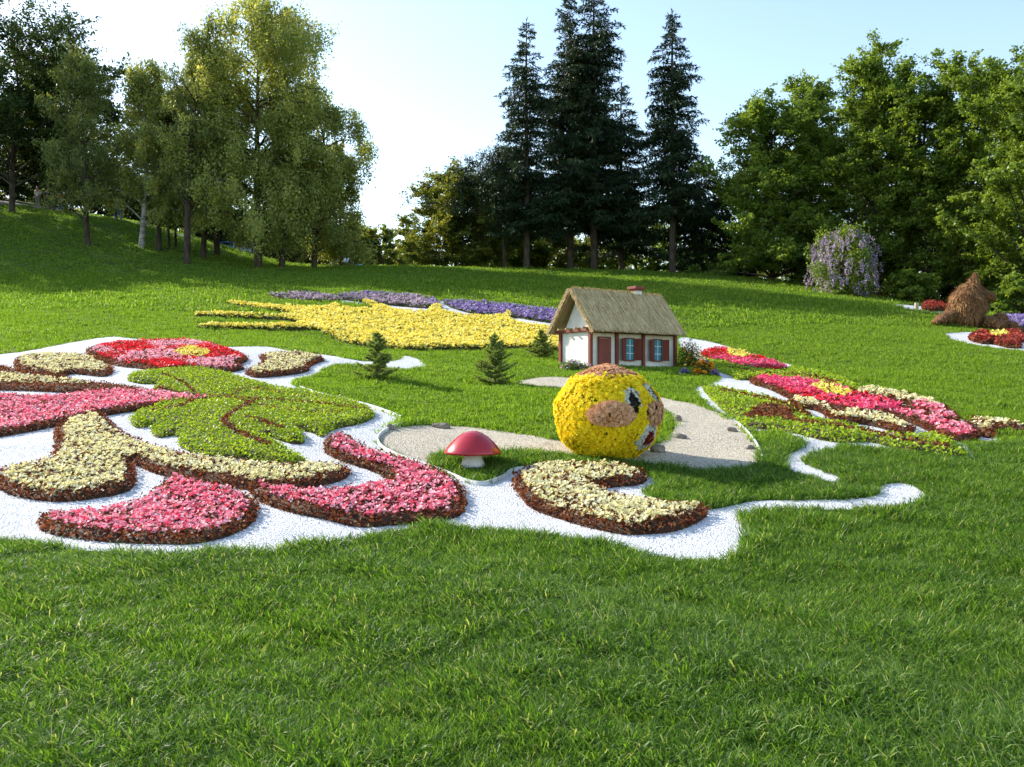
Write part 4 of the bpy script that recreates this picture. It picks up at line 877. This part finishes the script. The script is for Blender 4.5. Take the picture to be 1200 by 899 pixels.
def tree(kind, label, cat, u, D, vtop, wpx, leaf, nlimb=16, cb=.22, cl=260, ls=.14, shape='round', bark=None, lean=0, group=None, seed=0, droop=0, trunk_r=None, dep=.9, sub=7, asym=0.0):
    """crown width wpx photo px; cb = crown base fraction of the height; twigs carry flat sprays of leaf faces"""
    global rng; keep = rng; rng = np.random.default_rng(seed*31+int(u)+11)
    base = at(u, D); ht = zof(vtop, D)-base.z; rad = wpx/2000*D
    root = empty(kind, base); tag(root, label, cat, group)
    tr = trunk_r or ht*.012+.05
    tp = np.array([[0, 0, -.4], [lean*.2+rng.normal()*.15, 0, ht*.3], [lean*.7+rng.normal()*.35, 0, ht*.62], [lean, 0, ht*.93]])
    tt = np.linspace(0, 1, 12); cz_ = np.array([np.interp(tt, [0, .33, .66, 1], tp[:, j]) for j in range(3)]).T
    tb = Tubes(); tb.add(cz_, tr*(1-.9*tt), 8); tw0 = []; tw1 = []; grp = []
    lob = rng.uniform(0, 6.28, 4)
    nl = int(nlimb*1.5)
    for i in range(nl):
        f = cb+(.97-cb)*((i+rng.random())/nl)
        if shape == 'round': w = math.sin(math.pi*min(1, max(.0, (f-cb*.6)/(1.10-cb*.6)))**.8)**.6
        elif shape == 'tall': w = (1-max(0, f-.3)/.76)**.7 if f > .3 else .85+.15*f/.3
        elif shape == 'dome': w = math.sqrt(max(.03, 1-((f-.36)/.66)**2))
        elif shape == 'bush': w = (1-f*f*.85)**.5
        else: w = (1-f)**.8
        a = i*2.4+rng.normal()*.6
        l = rad*w*rng.uniform(.6, 1.12)*(1+.18*math.sin(a*2+f*7+lob[0])+.12*math.sin(f*13+lob[1])+asym*math.cos(a))
        z0 = max(ht*cb*.45, f*ht-(.05+.16*w)*ht*(1-droop*.5)); z0 = min(z0, ht*.9)
        s0 = np.array([np.interp(z0, cz_[:, 2], cz_[:, 0]), 0, z0]); e = np.array([s0[0]+math.cos(a)*l, math.sin(a)*l*dep, f*ht+rng.normal()*ht*.03-droop*l*.25])
        mid = (s0+e)/2+np.array([0, 0, l*(.10+.3*droop)]); B = bezier(s0, mid, e, 31); r0 = tr*.38*(1-f*.6)
        tb.add(B[::5], r0*(1-.85*np.linspace(0, 1, 7))+.008, 5)
        fw = unit(e-s0)
        for q in range(sub+2):
            t = rng.uniform(.25, 1.0); b = B[int(t*30)]
            dv = unit(rng.normal(size=3)*np.array([.9, .9, .45])+fw*.9+np.array([0, 0, .35-.8*droop])); ll = rad*rng.uniform(.18, .42)*(1.3-.6*t)
            tip = b+dv*ll; sb = bezier(b, (b+tip)/2+np.array([0, 0, ll*.1]), tip, 9); tb.add(sb[::4], [r0*.25+.006, r0*.15+.005, .005], 3)
            gid = rng.random()
            for s_ in range(4):
                c0 = sb[rng.integers(2, 9)]; d2 = unit(dv*.8+rng.normal(size=3)*np.array([.8, .8, .35])+np.array([0, 0, .15-1.6*droop])); l2 = ll*rng.uniform(.3, .6)
                tw0.append(c0); tw1.append(c0+d2*l2); grp.append(gid)
            tw0.append(b); tw1.append(tip); grp.append(gid)
    top = cz_[-1]
    for q in range(9):   # leading and stray shoots
        b = top+np.array([0, 0, -ht*.16*q/9]); sc_ = min(rad, 1.6)*(.05+.03*q); tip = b+np.array([rng.uniform(-1, 1)*sc_, rng.uniform(-1, 1)*sc_, ht*rng.uniform(.03, .10)]); tb.add([b, (b+tip)/2, tip], [.04, .02, .008], 3)
        for s_ in range(4): c0 = b+(tip-b)*rng.uniform(.2, 1); tw0.append(c0); tw1.append(c0+unit(rng.normal(size=3)+np.array([0, 0, .8-1.5*droop]))*rad*.12); grp.append(.6)
    tb.build('trunk', bark or BARK, root)
    A = np.array(tw0); Bp = np.array(tw1); grp = np.array(grp); dl = np.linalg.norm(Bp-A, axis=1)
    total = cl*nlimb*sub*CLK
    k = rng.poisson(np.maximum(2, total*(dl+.15)/np.sum(dl+.15))); idx = np.repeat(np.arange(len(A)), k); n = len(idx)
    t = rng.random(n)[:, None]**.8*1.1; sp = (.055+.10*dl[idx])[:, None]
    C = A[idx]+(Bp-A)[idx]*t+rng.normal(size=(n, 3))*np.array([1, 1, .45 if not droop else 1.0])*sp
    if droop: C[:, 2] -= rng.random(n)**1.5*droop*1.1
    kz = C[:, 2] > .05; C = C[kz]; idx = idx[kz]; n = len(C)
    Nn = unit(rng.normal(size=(n, 3))+np.array([0, 0, 1.1 if not droop else .1]))
    L = ls*rng.uniform(.6, 1.4, n); ax = rng.normal(size=(n, 3))
    if droop: ax[:, 2] -= 1.6
    rn = np.clip(rng.random(n)*.55+.45*grp[idx], 0, 1)
    quads('crown', leaves(C, Nn, L, L*(.62 if not kind.startswith('larch') else .35), ax), LF[leaf], root, rn)
    rng = keep; return root
def spruce(kind, label, u, D, vtop, wpx, seed, cb=.10, dens=1.0, group='tall spruces on the crest', leaf='spruce', lw=None, pale=False, prof=.74):
    global rng; keep = rng; rng = np.random.default_rng(seed*17+5)
    base = at(u, D); ht = zof(vtop, D)-base.z; rad = wpx/2000*D*1.08
    root = empty(kind, base); tag(root, label, 'spruce', group)
    tb = Tubes(); tb.add([(0, 0, -.4), (.03, 0, ht*.35), (-.03, 0, ht*.7), (0, 0, ht)], [ht*.011+.05, ht*.009+.02, ht*.006+.01, .015], 9)
    A = []; Bq = []; nwh = int(ht*2.6*dens)
    for i in range(nwh):
        f = cb+(.985-cb)*(i/(nwh-1)); z = f*ht
        w = (1-f)**prof*(1 if f > .22 else .75+.25*f/.22); jr = rng.uniform(.55, 1.2)
        for k in range(7 if f < .8 else 5):
            a = rng.uniform(0, 6.283); l = rad*w*jr*rng.uniform(.55, 1.2)*(1+.2*math.sin(z*1.1+seed)*math.cos(a+seed*2))+.2; dr = .28*(1-f)+.02
            d = np.array([math.cos(a), math.sin(a), 0]); s0 = np.array([0, 0, z]); e = s0+d*l+np.array([0, 0, -dr*l+.05*l]); mid = s0+d*l*.55+np.array([0, 0, -dr*l*.9+(.25*l if f > .6 else 0)])
            pts = bezier(s0, mid, e, 8); tb.add(pts[::2], [.035*(1-f)+.012, .025*(1-f)+.01, .012, .006], 3)
            ts = np.linspace(.18, 1, max(4, int(l*4.2)))
            B8 = bezier(s0, mid, e, 31); sd_ = np.array([-d[1], d[0], 0])
            for t in ts:
                b = B8[int(t*30)]; tl = min(.7, l*.4)*(1.15-t*.55)*rng.uniform(.6, 1.2)
                for sg in (-1, 1):
                    e2 = b+(sd_*sg*.75+d*.55)*tl+np.array([0, 0, -tl*rng.uniform(.15, .6)]); A.append(b); Bq.append(e2)
                if f < .8: A.append(b); Bq.append(b+np.array([rng.normal()*.06, rng.normal()*.06, -tl*rng.uniform(.5, 1.0)]))
            A.append(B8[22]); Bq.append(e+d*.1)
    A.append(np.array([0, 0, ht*.95])); Bq.append(np.array([0, 0, ht*1.01]))
    tb.build('trunk', BARK, root); A = np.array(A); Bq = np.array(Bq)
    Q_ = needle_twigs(A, Bq, 24, .19, .06, .8)
    quads('crown', Q_, LF[leaf], root); rng = keep; return root
# tall spruces, left to right
spruce('spruce_tree', 'leftmost tall spruce with an open crown, beside the leaning shrubby tree', 617, 55, 26, 118, 1, .17, .85)
spruce('spruce_tree', 'second tall spruce from the left, with its dense narrow crown', 668, 57, -4, 125, 2, .20, 1.0)
spruce('spruce_tree', 'tallest spruce, its top leaving the upper edge of the photo', 696, 56, -26, 142, 3, .17, 1.0)
spruce('spruce_tree', 'slender spruce standing in the gap between the tallest and rightmost spruces', 728, 58, 100, 115, 4, .15, .9)
spruce('spruce_tree', 'rightmost tall spruce with a clean pointed top and bare lower trunk', 788, 53, 16, 118, 5, .24, .9)
spruce('spruce_tree', 'broad low spruce filling the shade right of the rightmost tall spruce', 822, 57, 190, 110, 6, .03, 1.0)
tree('larch_tree', 'thin trunked larch with a long branch reaching left over the shrubby tree', 'tree', 592, 56, 175, 115, 'spruce', 20, .40, 300, .16, 'dome', seed=60, group=None, droop=.3, dep=.6, asym=-.75)
# left group on the bank
TG = 'trees on the left bank'
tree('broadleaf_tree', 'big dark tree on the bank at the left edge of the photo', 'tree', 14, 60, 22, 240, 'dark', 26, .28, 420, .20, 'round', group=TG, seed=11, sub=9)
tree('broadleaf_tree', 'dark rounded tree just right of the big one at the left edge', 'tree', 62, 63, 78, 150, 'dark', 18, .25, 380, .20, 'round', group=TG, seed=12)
tree('larch_tree', 'dark larch with a bent flat top and two thin trunks side by side', 'larch', 103, 52, 60, 120, 'larch', 20, .26, 300, .17, 'tall', group=TG, seed=13, droop=.35, lean=-.5)
tree('birch_tree', 'slim birch whose white patched trunk stands right of the dark larch', 'birch', 165, 53, 66, 110, 'birch', 18, .24, 300, .15, 'tall', BIRCHB, group=TG, seed=14, droop=.6)
tree('birch_tree', 'dark trunked slender birch between the white trunked birch and the crooked larch', 'birch', 186, 53, 82, 95, 'birch', 14, .25, 260, .15, 'tall', group=TG, seed=15, droop=.6)
tree('larch_tree', 'crooked tall larch with a bare bending trunk and hooked top', 'larch', 219, 50, 18, 110, 'larch', 16, .32, 240, .17, 'tall', group=TG, seed=16, droop=.4, lean=1.3)
tree('birch_tree', 'largest birch on the left, rising to the upper edge of the photo', 'birch', 303, 52, -8, 205, 'birch', 34, .20, 520, .15, 'dome', group=TG, seed=17, droop=.75, sub=9)
tree('birch_tree', 'weeping birch with the outermost hanging boughs, right of the largest birch', 'birch', 368, 54, 88, 125, 'birch', 24, .16, 420, .15, 'dome', group=TG, seed=18, droop=.9, sub=8)
tree('birch_tree', 'low weeping birch at the right end of the left group', 'birch', 400, 56, 165, 66, 'birch', 14, .14, 320, .15, 'tall', group=TG, seed=19, droop=.9)
tree('birch_tree', 'yellowish birch crown filling the space left of the largest birch', 'birch', 255, 56, 45, 120, 'birch', 18, .25, 360, .15, 'tall', group=TG, seed=20, droop=.7)
tree('birch_tree', 'thin young birch stem, left of two close together beside the crooked larch', 'birch', 199, 54, 110, 60, 'birch', 10, .35, 200, .15, 'tall', group=TG, seed=21, droop=.6, trunk_r=.09)
tree('birch_tree', 'thin young birch stem, right of two close together beside the crooked larch', 'birch', 206, 54.5, 100, 60, 'birch', 10, .38, 200, .15, 'tall', group=TG, seed=22, droop=.6, trunk_r=.09)
tree('birch_tree', 'dark straight birch trunk between the crooked larch and the largest birch', 'birch', 238, 53, 70, 80, 'birch', 12, .30, 240, .15, 'tall', group=TG, seed=23, droop=.6)
tree('birch_tree', 'thin dark birch trunk just right of the largest birch trunk', 'birch', 330, 53, 60, 90, 'birch', 12, .25, 260, .15, 'tall', group=TG, seed=24, droop=.7)
for (u, D, vt, wd, lb) in ((-130, 60, 20, 200, 'tall tree on the bank just outside the left edge of the photo'), (-260, 58, 10, 210, 'tall tree second outside the left edge of the photo'), (-420, 60, 0, 220, 'tall tree third outside the left edge of the photo'), (-330, 70, 0, 220, 'tall tree behind those outside the left edge of the photo'), (-560, 56, 0, 220, 'tall tree farthest outside the left edge of the photo')):
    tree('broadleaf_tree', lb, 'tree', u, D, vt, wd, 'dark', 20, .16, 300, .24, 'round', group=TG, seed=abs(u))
for (u, D, vt, lb) in ((40, 78, 130, 'shadowy tree deep behind the big dark tree on the bank'), (125, 76, 120, 'shadowy tree behind the dark larch on the bank'), (200, 74, 140, 'shadowy tree behind the crooked larch'), (285, 72, 170, 'shadowy tree behind the trunk of the largest birch'), (345, 74, 200, 'shadowy low tree behind the weeping birches')):
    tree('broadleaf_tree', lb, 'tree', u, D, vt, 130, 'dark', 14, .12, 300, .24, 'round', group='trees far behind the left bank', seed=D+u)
for (u, D, vt, wd, lb) in ((-20, 68, 190, 110, 'leafy undergrowth at the photo edge behind the bank path'), (60, 72, 195, 110, 'leafy undergrowth behind the crowd on the bank path'), (130, 72, 200, 110, 'leafy undergrowth behind the walkers on the bank path'), (195, 70, 222, 100, 'leafy undergrowth behind the crooked larch trunk'), (250, 70, 235, 90, 'leafy undergrowth behind the blue market stall'), (320, 76, 250, 90, 'leafy undergrowth right of the largest birch trunk'), (375, 78, 262, 80, 'leafy undergrowth below the weeping birches')):
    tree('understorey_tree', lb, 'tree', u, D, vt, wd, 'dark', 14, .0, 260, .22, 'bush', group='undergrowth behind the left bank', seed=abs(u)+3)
# distant low woods in the central gap
FG = 'distant trees in the central gap'
tree('broadleaf_tree', 'low distant tree right beside the weeping birch, over the market stalls', 'tree', 425, 88, 268, 62, 'hedge', 12, .08, 260, .24, 'round', group=FG, seed=31)
tree('broadleaf_tree', 'low distant tree with rusty leaves in the central gap', 'tree', 452, 86, 266, 56, 'hedge', 12, .05, 260, .24, 'bush', group=FG, seed=32)
tree('broadleaf_tree', 'low distant tree left against the leaning shrubby tree', 'tree', 478, 84, 262, 50, 'hedge', 12, .05, 260, .24, 'bush', group=FG, seed=33)
tree('broadleaf_tree', 'very distant low tree at the lowest point of the skyline', 'tree', 436, 110, 272, 90, 'hedge', 14, .0, 260, .28, 'bush', group=FG, seed=36)
tree('broadleaf_tree', 'rounded multi stemmed yellow green tree left of the spruces', 'tree', 534, 60, 213, 140, 'hedge', 30, .02, 560, .17, 'dome', group=None, seed=34, sub=9)
tree('broadleaf_tree', 'rounded green tree behind the leftmost spruce', 'tree', 590, 66, 225, 110, 'green', 18, .02, 360, .2, 'round', group=None, seed=35)
for (u, D, vt, wd, lb) in ((640, 66, 262, 90, 'pale undergrowth tree between the first and second spruce trunks'), (690, 68, 240, 100, 'undergrowth tree behind the tallest spruce trunk'), (745, 66, 245, 95, 'undergrowth tree left of the rightmost spruce trunk'), (800, 68, 235, 100, 'undergrowth tree behind the rightmost spruce trunk')):
    tree('understorey_tree', lb, 'tree', u, D, vt, wd, 'green' if u > 700 else 'hedge', 14, .0, 300, .2, 'bush', group='undergrowth behind the spruces', seed=u)
# right wood
RG = 'trees of the right wood'
tree('broadleaf_tree', 'wide fresh green tree whose boughs reach the lawn right of the spruces', 'tree', 905, 50, 118, 165, 'green', 34, .03, 430, .17, 'bush', group=RG, seed=41, sub=9)
tree('broadleaf_tree', 'green tree with tall wispy shoots above the wide low one', 'tree', 945, 52, 95, 130, 'green', 24, .10, 380, .17, 'tall', group=RG, seed=42, sub=8)
tree('broadleaf_tree', 'tall pointed green tree behind the lilac bush', 'tree', 1020, 47, 70, 160, 'green', 34, .12, 430, .16, 'tall', group=RG, seed=43, sub=9)
tree('broadleaf_tree', 'dark dense tree between the pointed tree and the straw sculpture', 'tree', 1085, 46, 88, 150, 'green', 28, .16, 400, .16, 'round', group=RG, seed=44, sub=9)
tree('broadleaf_tree', 'tree with a thin crooked top shoot above the straw sculpture', 'tree', 1140, 44, 62, 150, 'green', 26, .16, 400, .16, 'round', group=RG, seed=45, sub=9)
tree('broadleaf_tree', 'nearest tall green tree, cut off by the right edge of the photo', 'tree', 1205, 40, 62, 160, 'green', 30, .14, 420, .15, 'round', group=RG, seed=46, sub=9)
for (u, D, vt, wd, lb) in ((870, 58, 200, 110, 'dim tree behind the left end of the right wood'), (965, 60, 170, 130, 'dim tree behind the tree with wispy shoots'), (1050, 56, 160, 130, 'dim tree behind the lilac bush side of the right wood'), (1120, 54, 170, 130, 'dim tree far behind the straw sculpture'), (1185, 52, 180, 130, 'dim tree far behind the tree cut off by the right edge')):
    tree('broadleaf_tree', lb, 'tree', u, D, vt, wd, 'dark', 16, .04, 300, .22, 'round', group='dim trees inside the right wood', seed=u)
for (u, D, vt, wd, lb) in ((1068, 42, 325, 60, 'leafy bush in the gap left of the straw sculpture'), (1195, 37, 325, 60, 'bright green bush behind the paws of the straw sculpture'), (950, 49, 290, 60, 'leafy bush left of the lilac bush'), (1150, 42, 320, 70, 'leafy bush behind the snout of the straw sculpture')):
    tree('understorey_bush', lb, 'bush', u, D, vt, wd, 'green', 12, .0, 240, .15, 'bush', group='bushes at the foot of the right wood', seed=u)
lb_ = tree('lilac_bush', 'rounded bush hung with pale lilac blossom at the edge of the right wood', 'bush', 990, 42.5, 264, 78, 'green', 16, .0, 150, .12, 'round', seed=51, droop=.5)
k_ = 260; th_ = rng.uniform(0, 6.283, k_); f_ = rng.random(k_); hh_ = zof(264, 42.5)-lb_.location.z; rr_ = 39*.0425
Cc = []
for t1_, f1_ in zip(th_, f_):
    w_ = math.sin(math.pi*(.12+.80*f1_))**.6*rr_*rng.uniform(.72, 1.10)*(1+.12*math.sin(t1_*3+1)+.10*math.sin(f1_*9)); c0 = np.array([math.cos(t1_)*w_, math.sin(t1_)*w_, .15+f1_*hh_*.88]); m_ = 26
    t = rng.random(m_)[:, None]; Cc.append(c0+np.array([math.cos(t1_)*.10, math.sin(t1_)*.10, -.42])*t+rng.normal(size=(m_, 3))*.055*(1.2-t))
Cc = np.concatenate(Cc); Ln = .085*rng.uniform(.6, 1.3, len(Cc)); quads('blossom', leaves(Cc, unit(rng.normal(size=Cc.shape)), Ln, Ln*.85), LF['lilac'], lb_)

# far wood beyond the crest, one distant mass of foliage
n = 110000; u_ = rng.uniform(-420, 1650, n); D_ = rng.uniform(96, 118, n); x_ = (u_-600)/1000*D_
hh = 4.2+1.6*np.sin(x_*.16)+1.1*np.sin(x_*.43+1)+.7*np.sin(x_*1.1+2); z_ = 6.0+(8.6+hh)*rng.random(n)**.85+np.where(x_ < -25, 5*np.clip((-25-x_)/20, 0, 1), 0)
Lw = rng.uniform(.3, .8, n); tag(quads('distant_wood', leaves(np.column_stack([x_, D_, z_]), unit(rng.normal(size=(n, 3))+np.array([0, 0, .8])), Lw, Lw*.7), LF['hedge']), 'far-off low wood showing in the gaps beyond the crest of the lawn', 'wood', kind='stuff')

# ------------------------------------------------------------------ far market stalls and people on the bank
CAN = {'white': surf('white_canvas', (.6, .62, .66), (.75, .77, .8), 2, .8, .1), 'blue': surf('blue_canvas', (.05, .12, .35), (.08, .18, .45), 2, .8, .1), 'teal': surf('teal_canvas', (.05, .28, .34), (.08, .38, .42), 2, .8, .1)}
def stall(u, D, wpx, vt, label, roof_m, wall_m, lift=0):
    p = at(u, D); root = empty('market_stall', (p.x, p.y, p.z+lift)); tag(root, label, 'market stall', 'far market stalls'); w = wpx/1000*D; h = zof(vt, D)-p.z-lift
    for sx in (-1, 1):
        for sy in (-1, 1):
            bm = bmesh.new(); bx(bm, (sx*w*.47, sy*.9, h*.38-.2), (.06, .06, h*.76+.4)); from_bm('leg', bm, CAN['white'], root)
    bm = bmesh.new(); v = [bm.verts.new(q) for q in ((-w/2, -1, h*.74), (w/2, -1, h*.74), (w/2, 1, h*.74), (-w/2, 1, h*.74), (-w*.3, 0, h), (w*.3, 0, h), (-w/2, -1, h*.64), (w/2, -1, h*.64), (w/2, 1, h*.64), (-w/2, 1, h*.64))]
    for f in ((0, 1, 5, 4), (1, 2, 5), (2, 3, 4, 5), (3, 0, 4), (0, 6, 7, 1), (1, 7, 8, 2), (2, 8, 9, 3), (3, 9, 6, 0)): bm.faces.new([v[i] for i in f])
    from_bm('canopy', bm, CAN[roof_m], root)
    for k in range(3):
        bm = bmesh.new(); bx(bm, (-w*.33+k*w*.33, .92, h*.32), (w*.24, .03, h*.62)); from_bm('side_curtain', bm, CAN[wall_m if k != 1 else 'white'], root)
    bm = bmesh.new(); bx(bm, (0, -.7, h*.17), (w*.85, .5, h*.34), bev=.02); from_bm('counter', bm, CAN[wall_m], root)
stall(402, 66, 22, 303, 'white and blue market stall beyond the crest in the central gap', 'white', 'blue')
stall(421, 67, 12, 310, 'small teal market canopy right of the white and blue stall', 'teal', 'blue')
stall(289, 66, 16, 282, 'white market stall seen behind the trunk of the largest birch', 'white', 'white')
stall(268, 68, 22, 284, 'blue market stall in the shade left of the largest birch trunk', 'blue', 'blue')
SK = surf('skin', (.35, .2, .14), (.42, .25, .18), 5, .6, 0); HR = surf('dark_hair', (.015, .01, .008), (.04, .025, .02), 20, .7, .3)
CL = {k: surf(k+'_cloth', c, tuple(min(1, x*1.25) for x in c), 6, .9, .2) for k, c in (('white', (.62, .62, .6)), ('navy', (.02, .03, .08)), ('red', (.4, .04, .04)), ('grey', (.2, .2, .21)), ('pink', (.6, .3, .35)), ('black', (.02, .02, .022)), ('denim', (.07, .11, .2)), ('beige', (.45, .38, .28)))}
def person(u, D, hgt, top, bottom, label, face, stride=.0, sit=False, seed=0):
    p = at(u, D); root = empty('person', p, face); tag(root, label, 'person', 'people on the path above the left bank'); s = hgt/1.72
    hipz = .90 if not sit else .48; kn = .48
    J = [(0, 0, hipz, .125), (0, 0, hipz+.22, .115), (0, 0, hipz+.45, .13), (0, 0, hipz+.56, .055), (0, -.01, hipz+.66, .085), (0, -.015, hipz+.76, .085)]
    E = [(0, 1), (1, 2), (2, 3), (3, 4), (4, 5)]
    for sg in (-1, 1):
        b = len(J); st = stride*sg
        J += [(sg*.09, 0, hipz-.05, .085), ((sg*.1, -st*.5, kn, .055) if not sit else (sg*.12, -.42, .46, .06)), ((sg*.1, st*.6, .08, .038) if not sit else (sg*.12, -.42, .08, .04)), ((sg*.1, st*.6-.14, .035, .035) if not sit else (sg*.12, -.56, .035, .035))]
        E += [(0, b), (b, b+1), (b+1, b+2), (b+2, b+3)]; b = len(J)
        J += [(sg*.18, 0, hipz+.46, .055), (sg*.24, .02+st*.2, hipz+.18, .04), (sg*.23, -.12+st*.4, hipz-.04, .03), (sg*.23, -.16+st*.4, hipz-.12, .028)]
        E += [(2, b), (b, b+1), (b+1, b+2), (b+2, b+3)]
    me = bpy.data.meshes.new('body'); me.from_pydata([tuple(c*s for c in j[:3]) for j in J], E, []); o = bpy.data.objects.new('body', me); COL.objects.link(o); o.parent = root
    me.materials.append(SK)
    sk = o.modifiers.new('skin', 'SKIN'); 
    for i, j in enumerate(J): me.skin_vertices[0].data[i].radius = (j[3]*s, j[3]*s)
    me.skin_vertices[0].data[0].use_root = True; ss = o.modifiers.new('sub', 'SUBSURF'); ss.levels = 1; ss.render_levels = 1
    def cloth(nm, idx, edges, mat, ex):
        m2 = bpy.data.meshes.new(nm); m2.from_pydata([tuple(c*s for c in J[i][:3]) for i in idx], edges, []); q = bpy.data.objects.new(nm, m2); COL.objects.link(q); q.parent = root; m2.materials.append(mat)
        q.modifiers.new('skin', 'SKIN')
        for i, j in enumerate(idx): r = J[j][3]*s*ex+.012; m2.skin_vertices[0].data[i].radius = (r, r)
        m2.skin_vertices[0].data[0].use_root = True; z = q.modifiers.new('sub', 'SUBSURF'); z.levels = 1; z.render_levels = 1
    cloth('shirt', [1, 0, 2, 10, 11, 18, 19], [(0, 1), (0, 2), (2, 3), (3, 4), (2, 5), (5, 6)], CL[top], 1.08)
    cloth('trousers', [0, 6, 7, 8, 14, 15, 16], [(0, 1), (1, 2), (2, 3), (0, 4), (4, 5), (5, 6)], CL[bottom], 1.08)
    bm = bmesh.new(); bmesh.ops.create_uvsphere(bm, u_segments=14, v_segments=10, radius=.105*s, matrix=Matrix.Translation((0, .012*s, (hipz+.745)*s)) @ Matrix.Diagonal((.92, 1, 1.02, 1))); bmesh.ops.delete(bm, geom=[v for v in bm.verts if v.co.z < (hipz+.70)*s or (v.co.y < -.045*s and v.co.z < (hipz+.79)*s)], context='VERTS'); from_bm('hair', bm, HR, root, True)
person(136, 60.5, 1.72, 'white', 'denim', 'person in a white top walking on the path above the bank', R(60), .18)
person(142, 60.8, 1.65, 'pink', 'grey', 'person in a pink top beside the one in white on the path', R(75), .12)
person(128, 61.5, 1.25, 'black', 'black', 'small dark clad child ahead of the person in white on the path', R(70), .1)
person(44, 63, 1.75, 'white', 'grey', 'person in a white shirt standing under the big dark tree', R(-10))
person(56, 63, 1.7, 'navy', 'black', 'person in navy standing second in the shaded crowd under the trees', R(30))
person(63, 63.5, 1.78, 'black', 'navy', 'tall person all in black in the shaded crowd under the trees', R(-40))
person(71, 63, 1.6, 'red', 'denim', 'person in a red top at the right end of the shaded crowd', R(15))
# pale footpath along the top of the bank
Ptop = np.array([at(u, D)[:2] for u, D in [(-60, 63.4), (40, 62.6), (110, 61.5), (160, 60.8), (215, 60.0), (260, 60.6), (262, 64), (215, 64), (160, 64.6), (110, 65.6), (40, 66.6), (-60, 67.6)]])
tag(sheet('footpath', Ptop, .6, .03, surf('pale_asphalt', (.30, .26, .22), (.42, .37, .32), 3, .9, .2)), kind='structure')
print('objects', len(bpy.data.objects), 'polys', sum(len(m.polygons) for m in bpy.data.meshes))
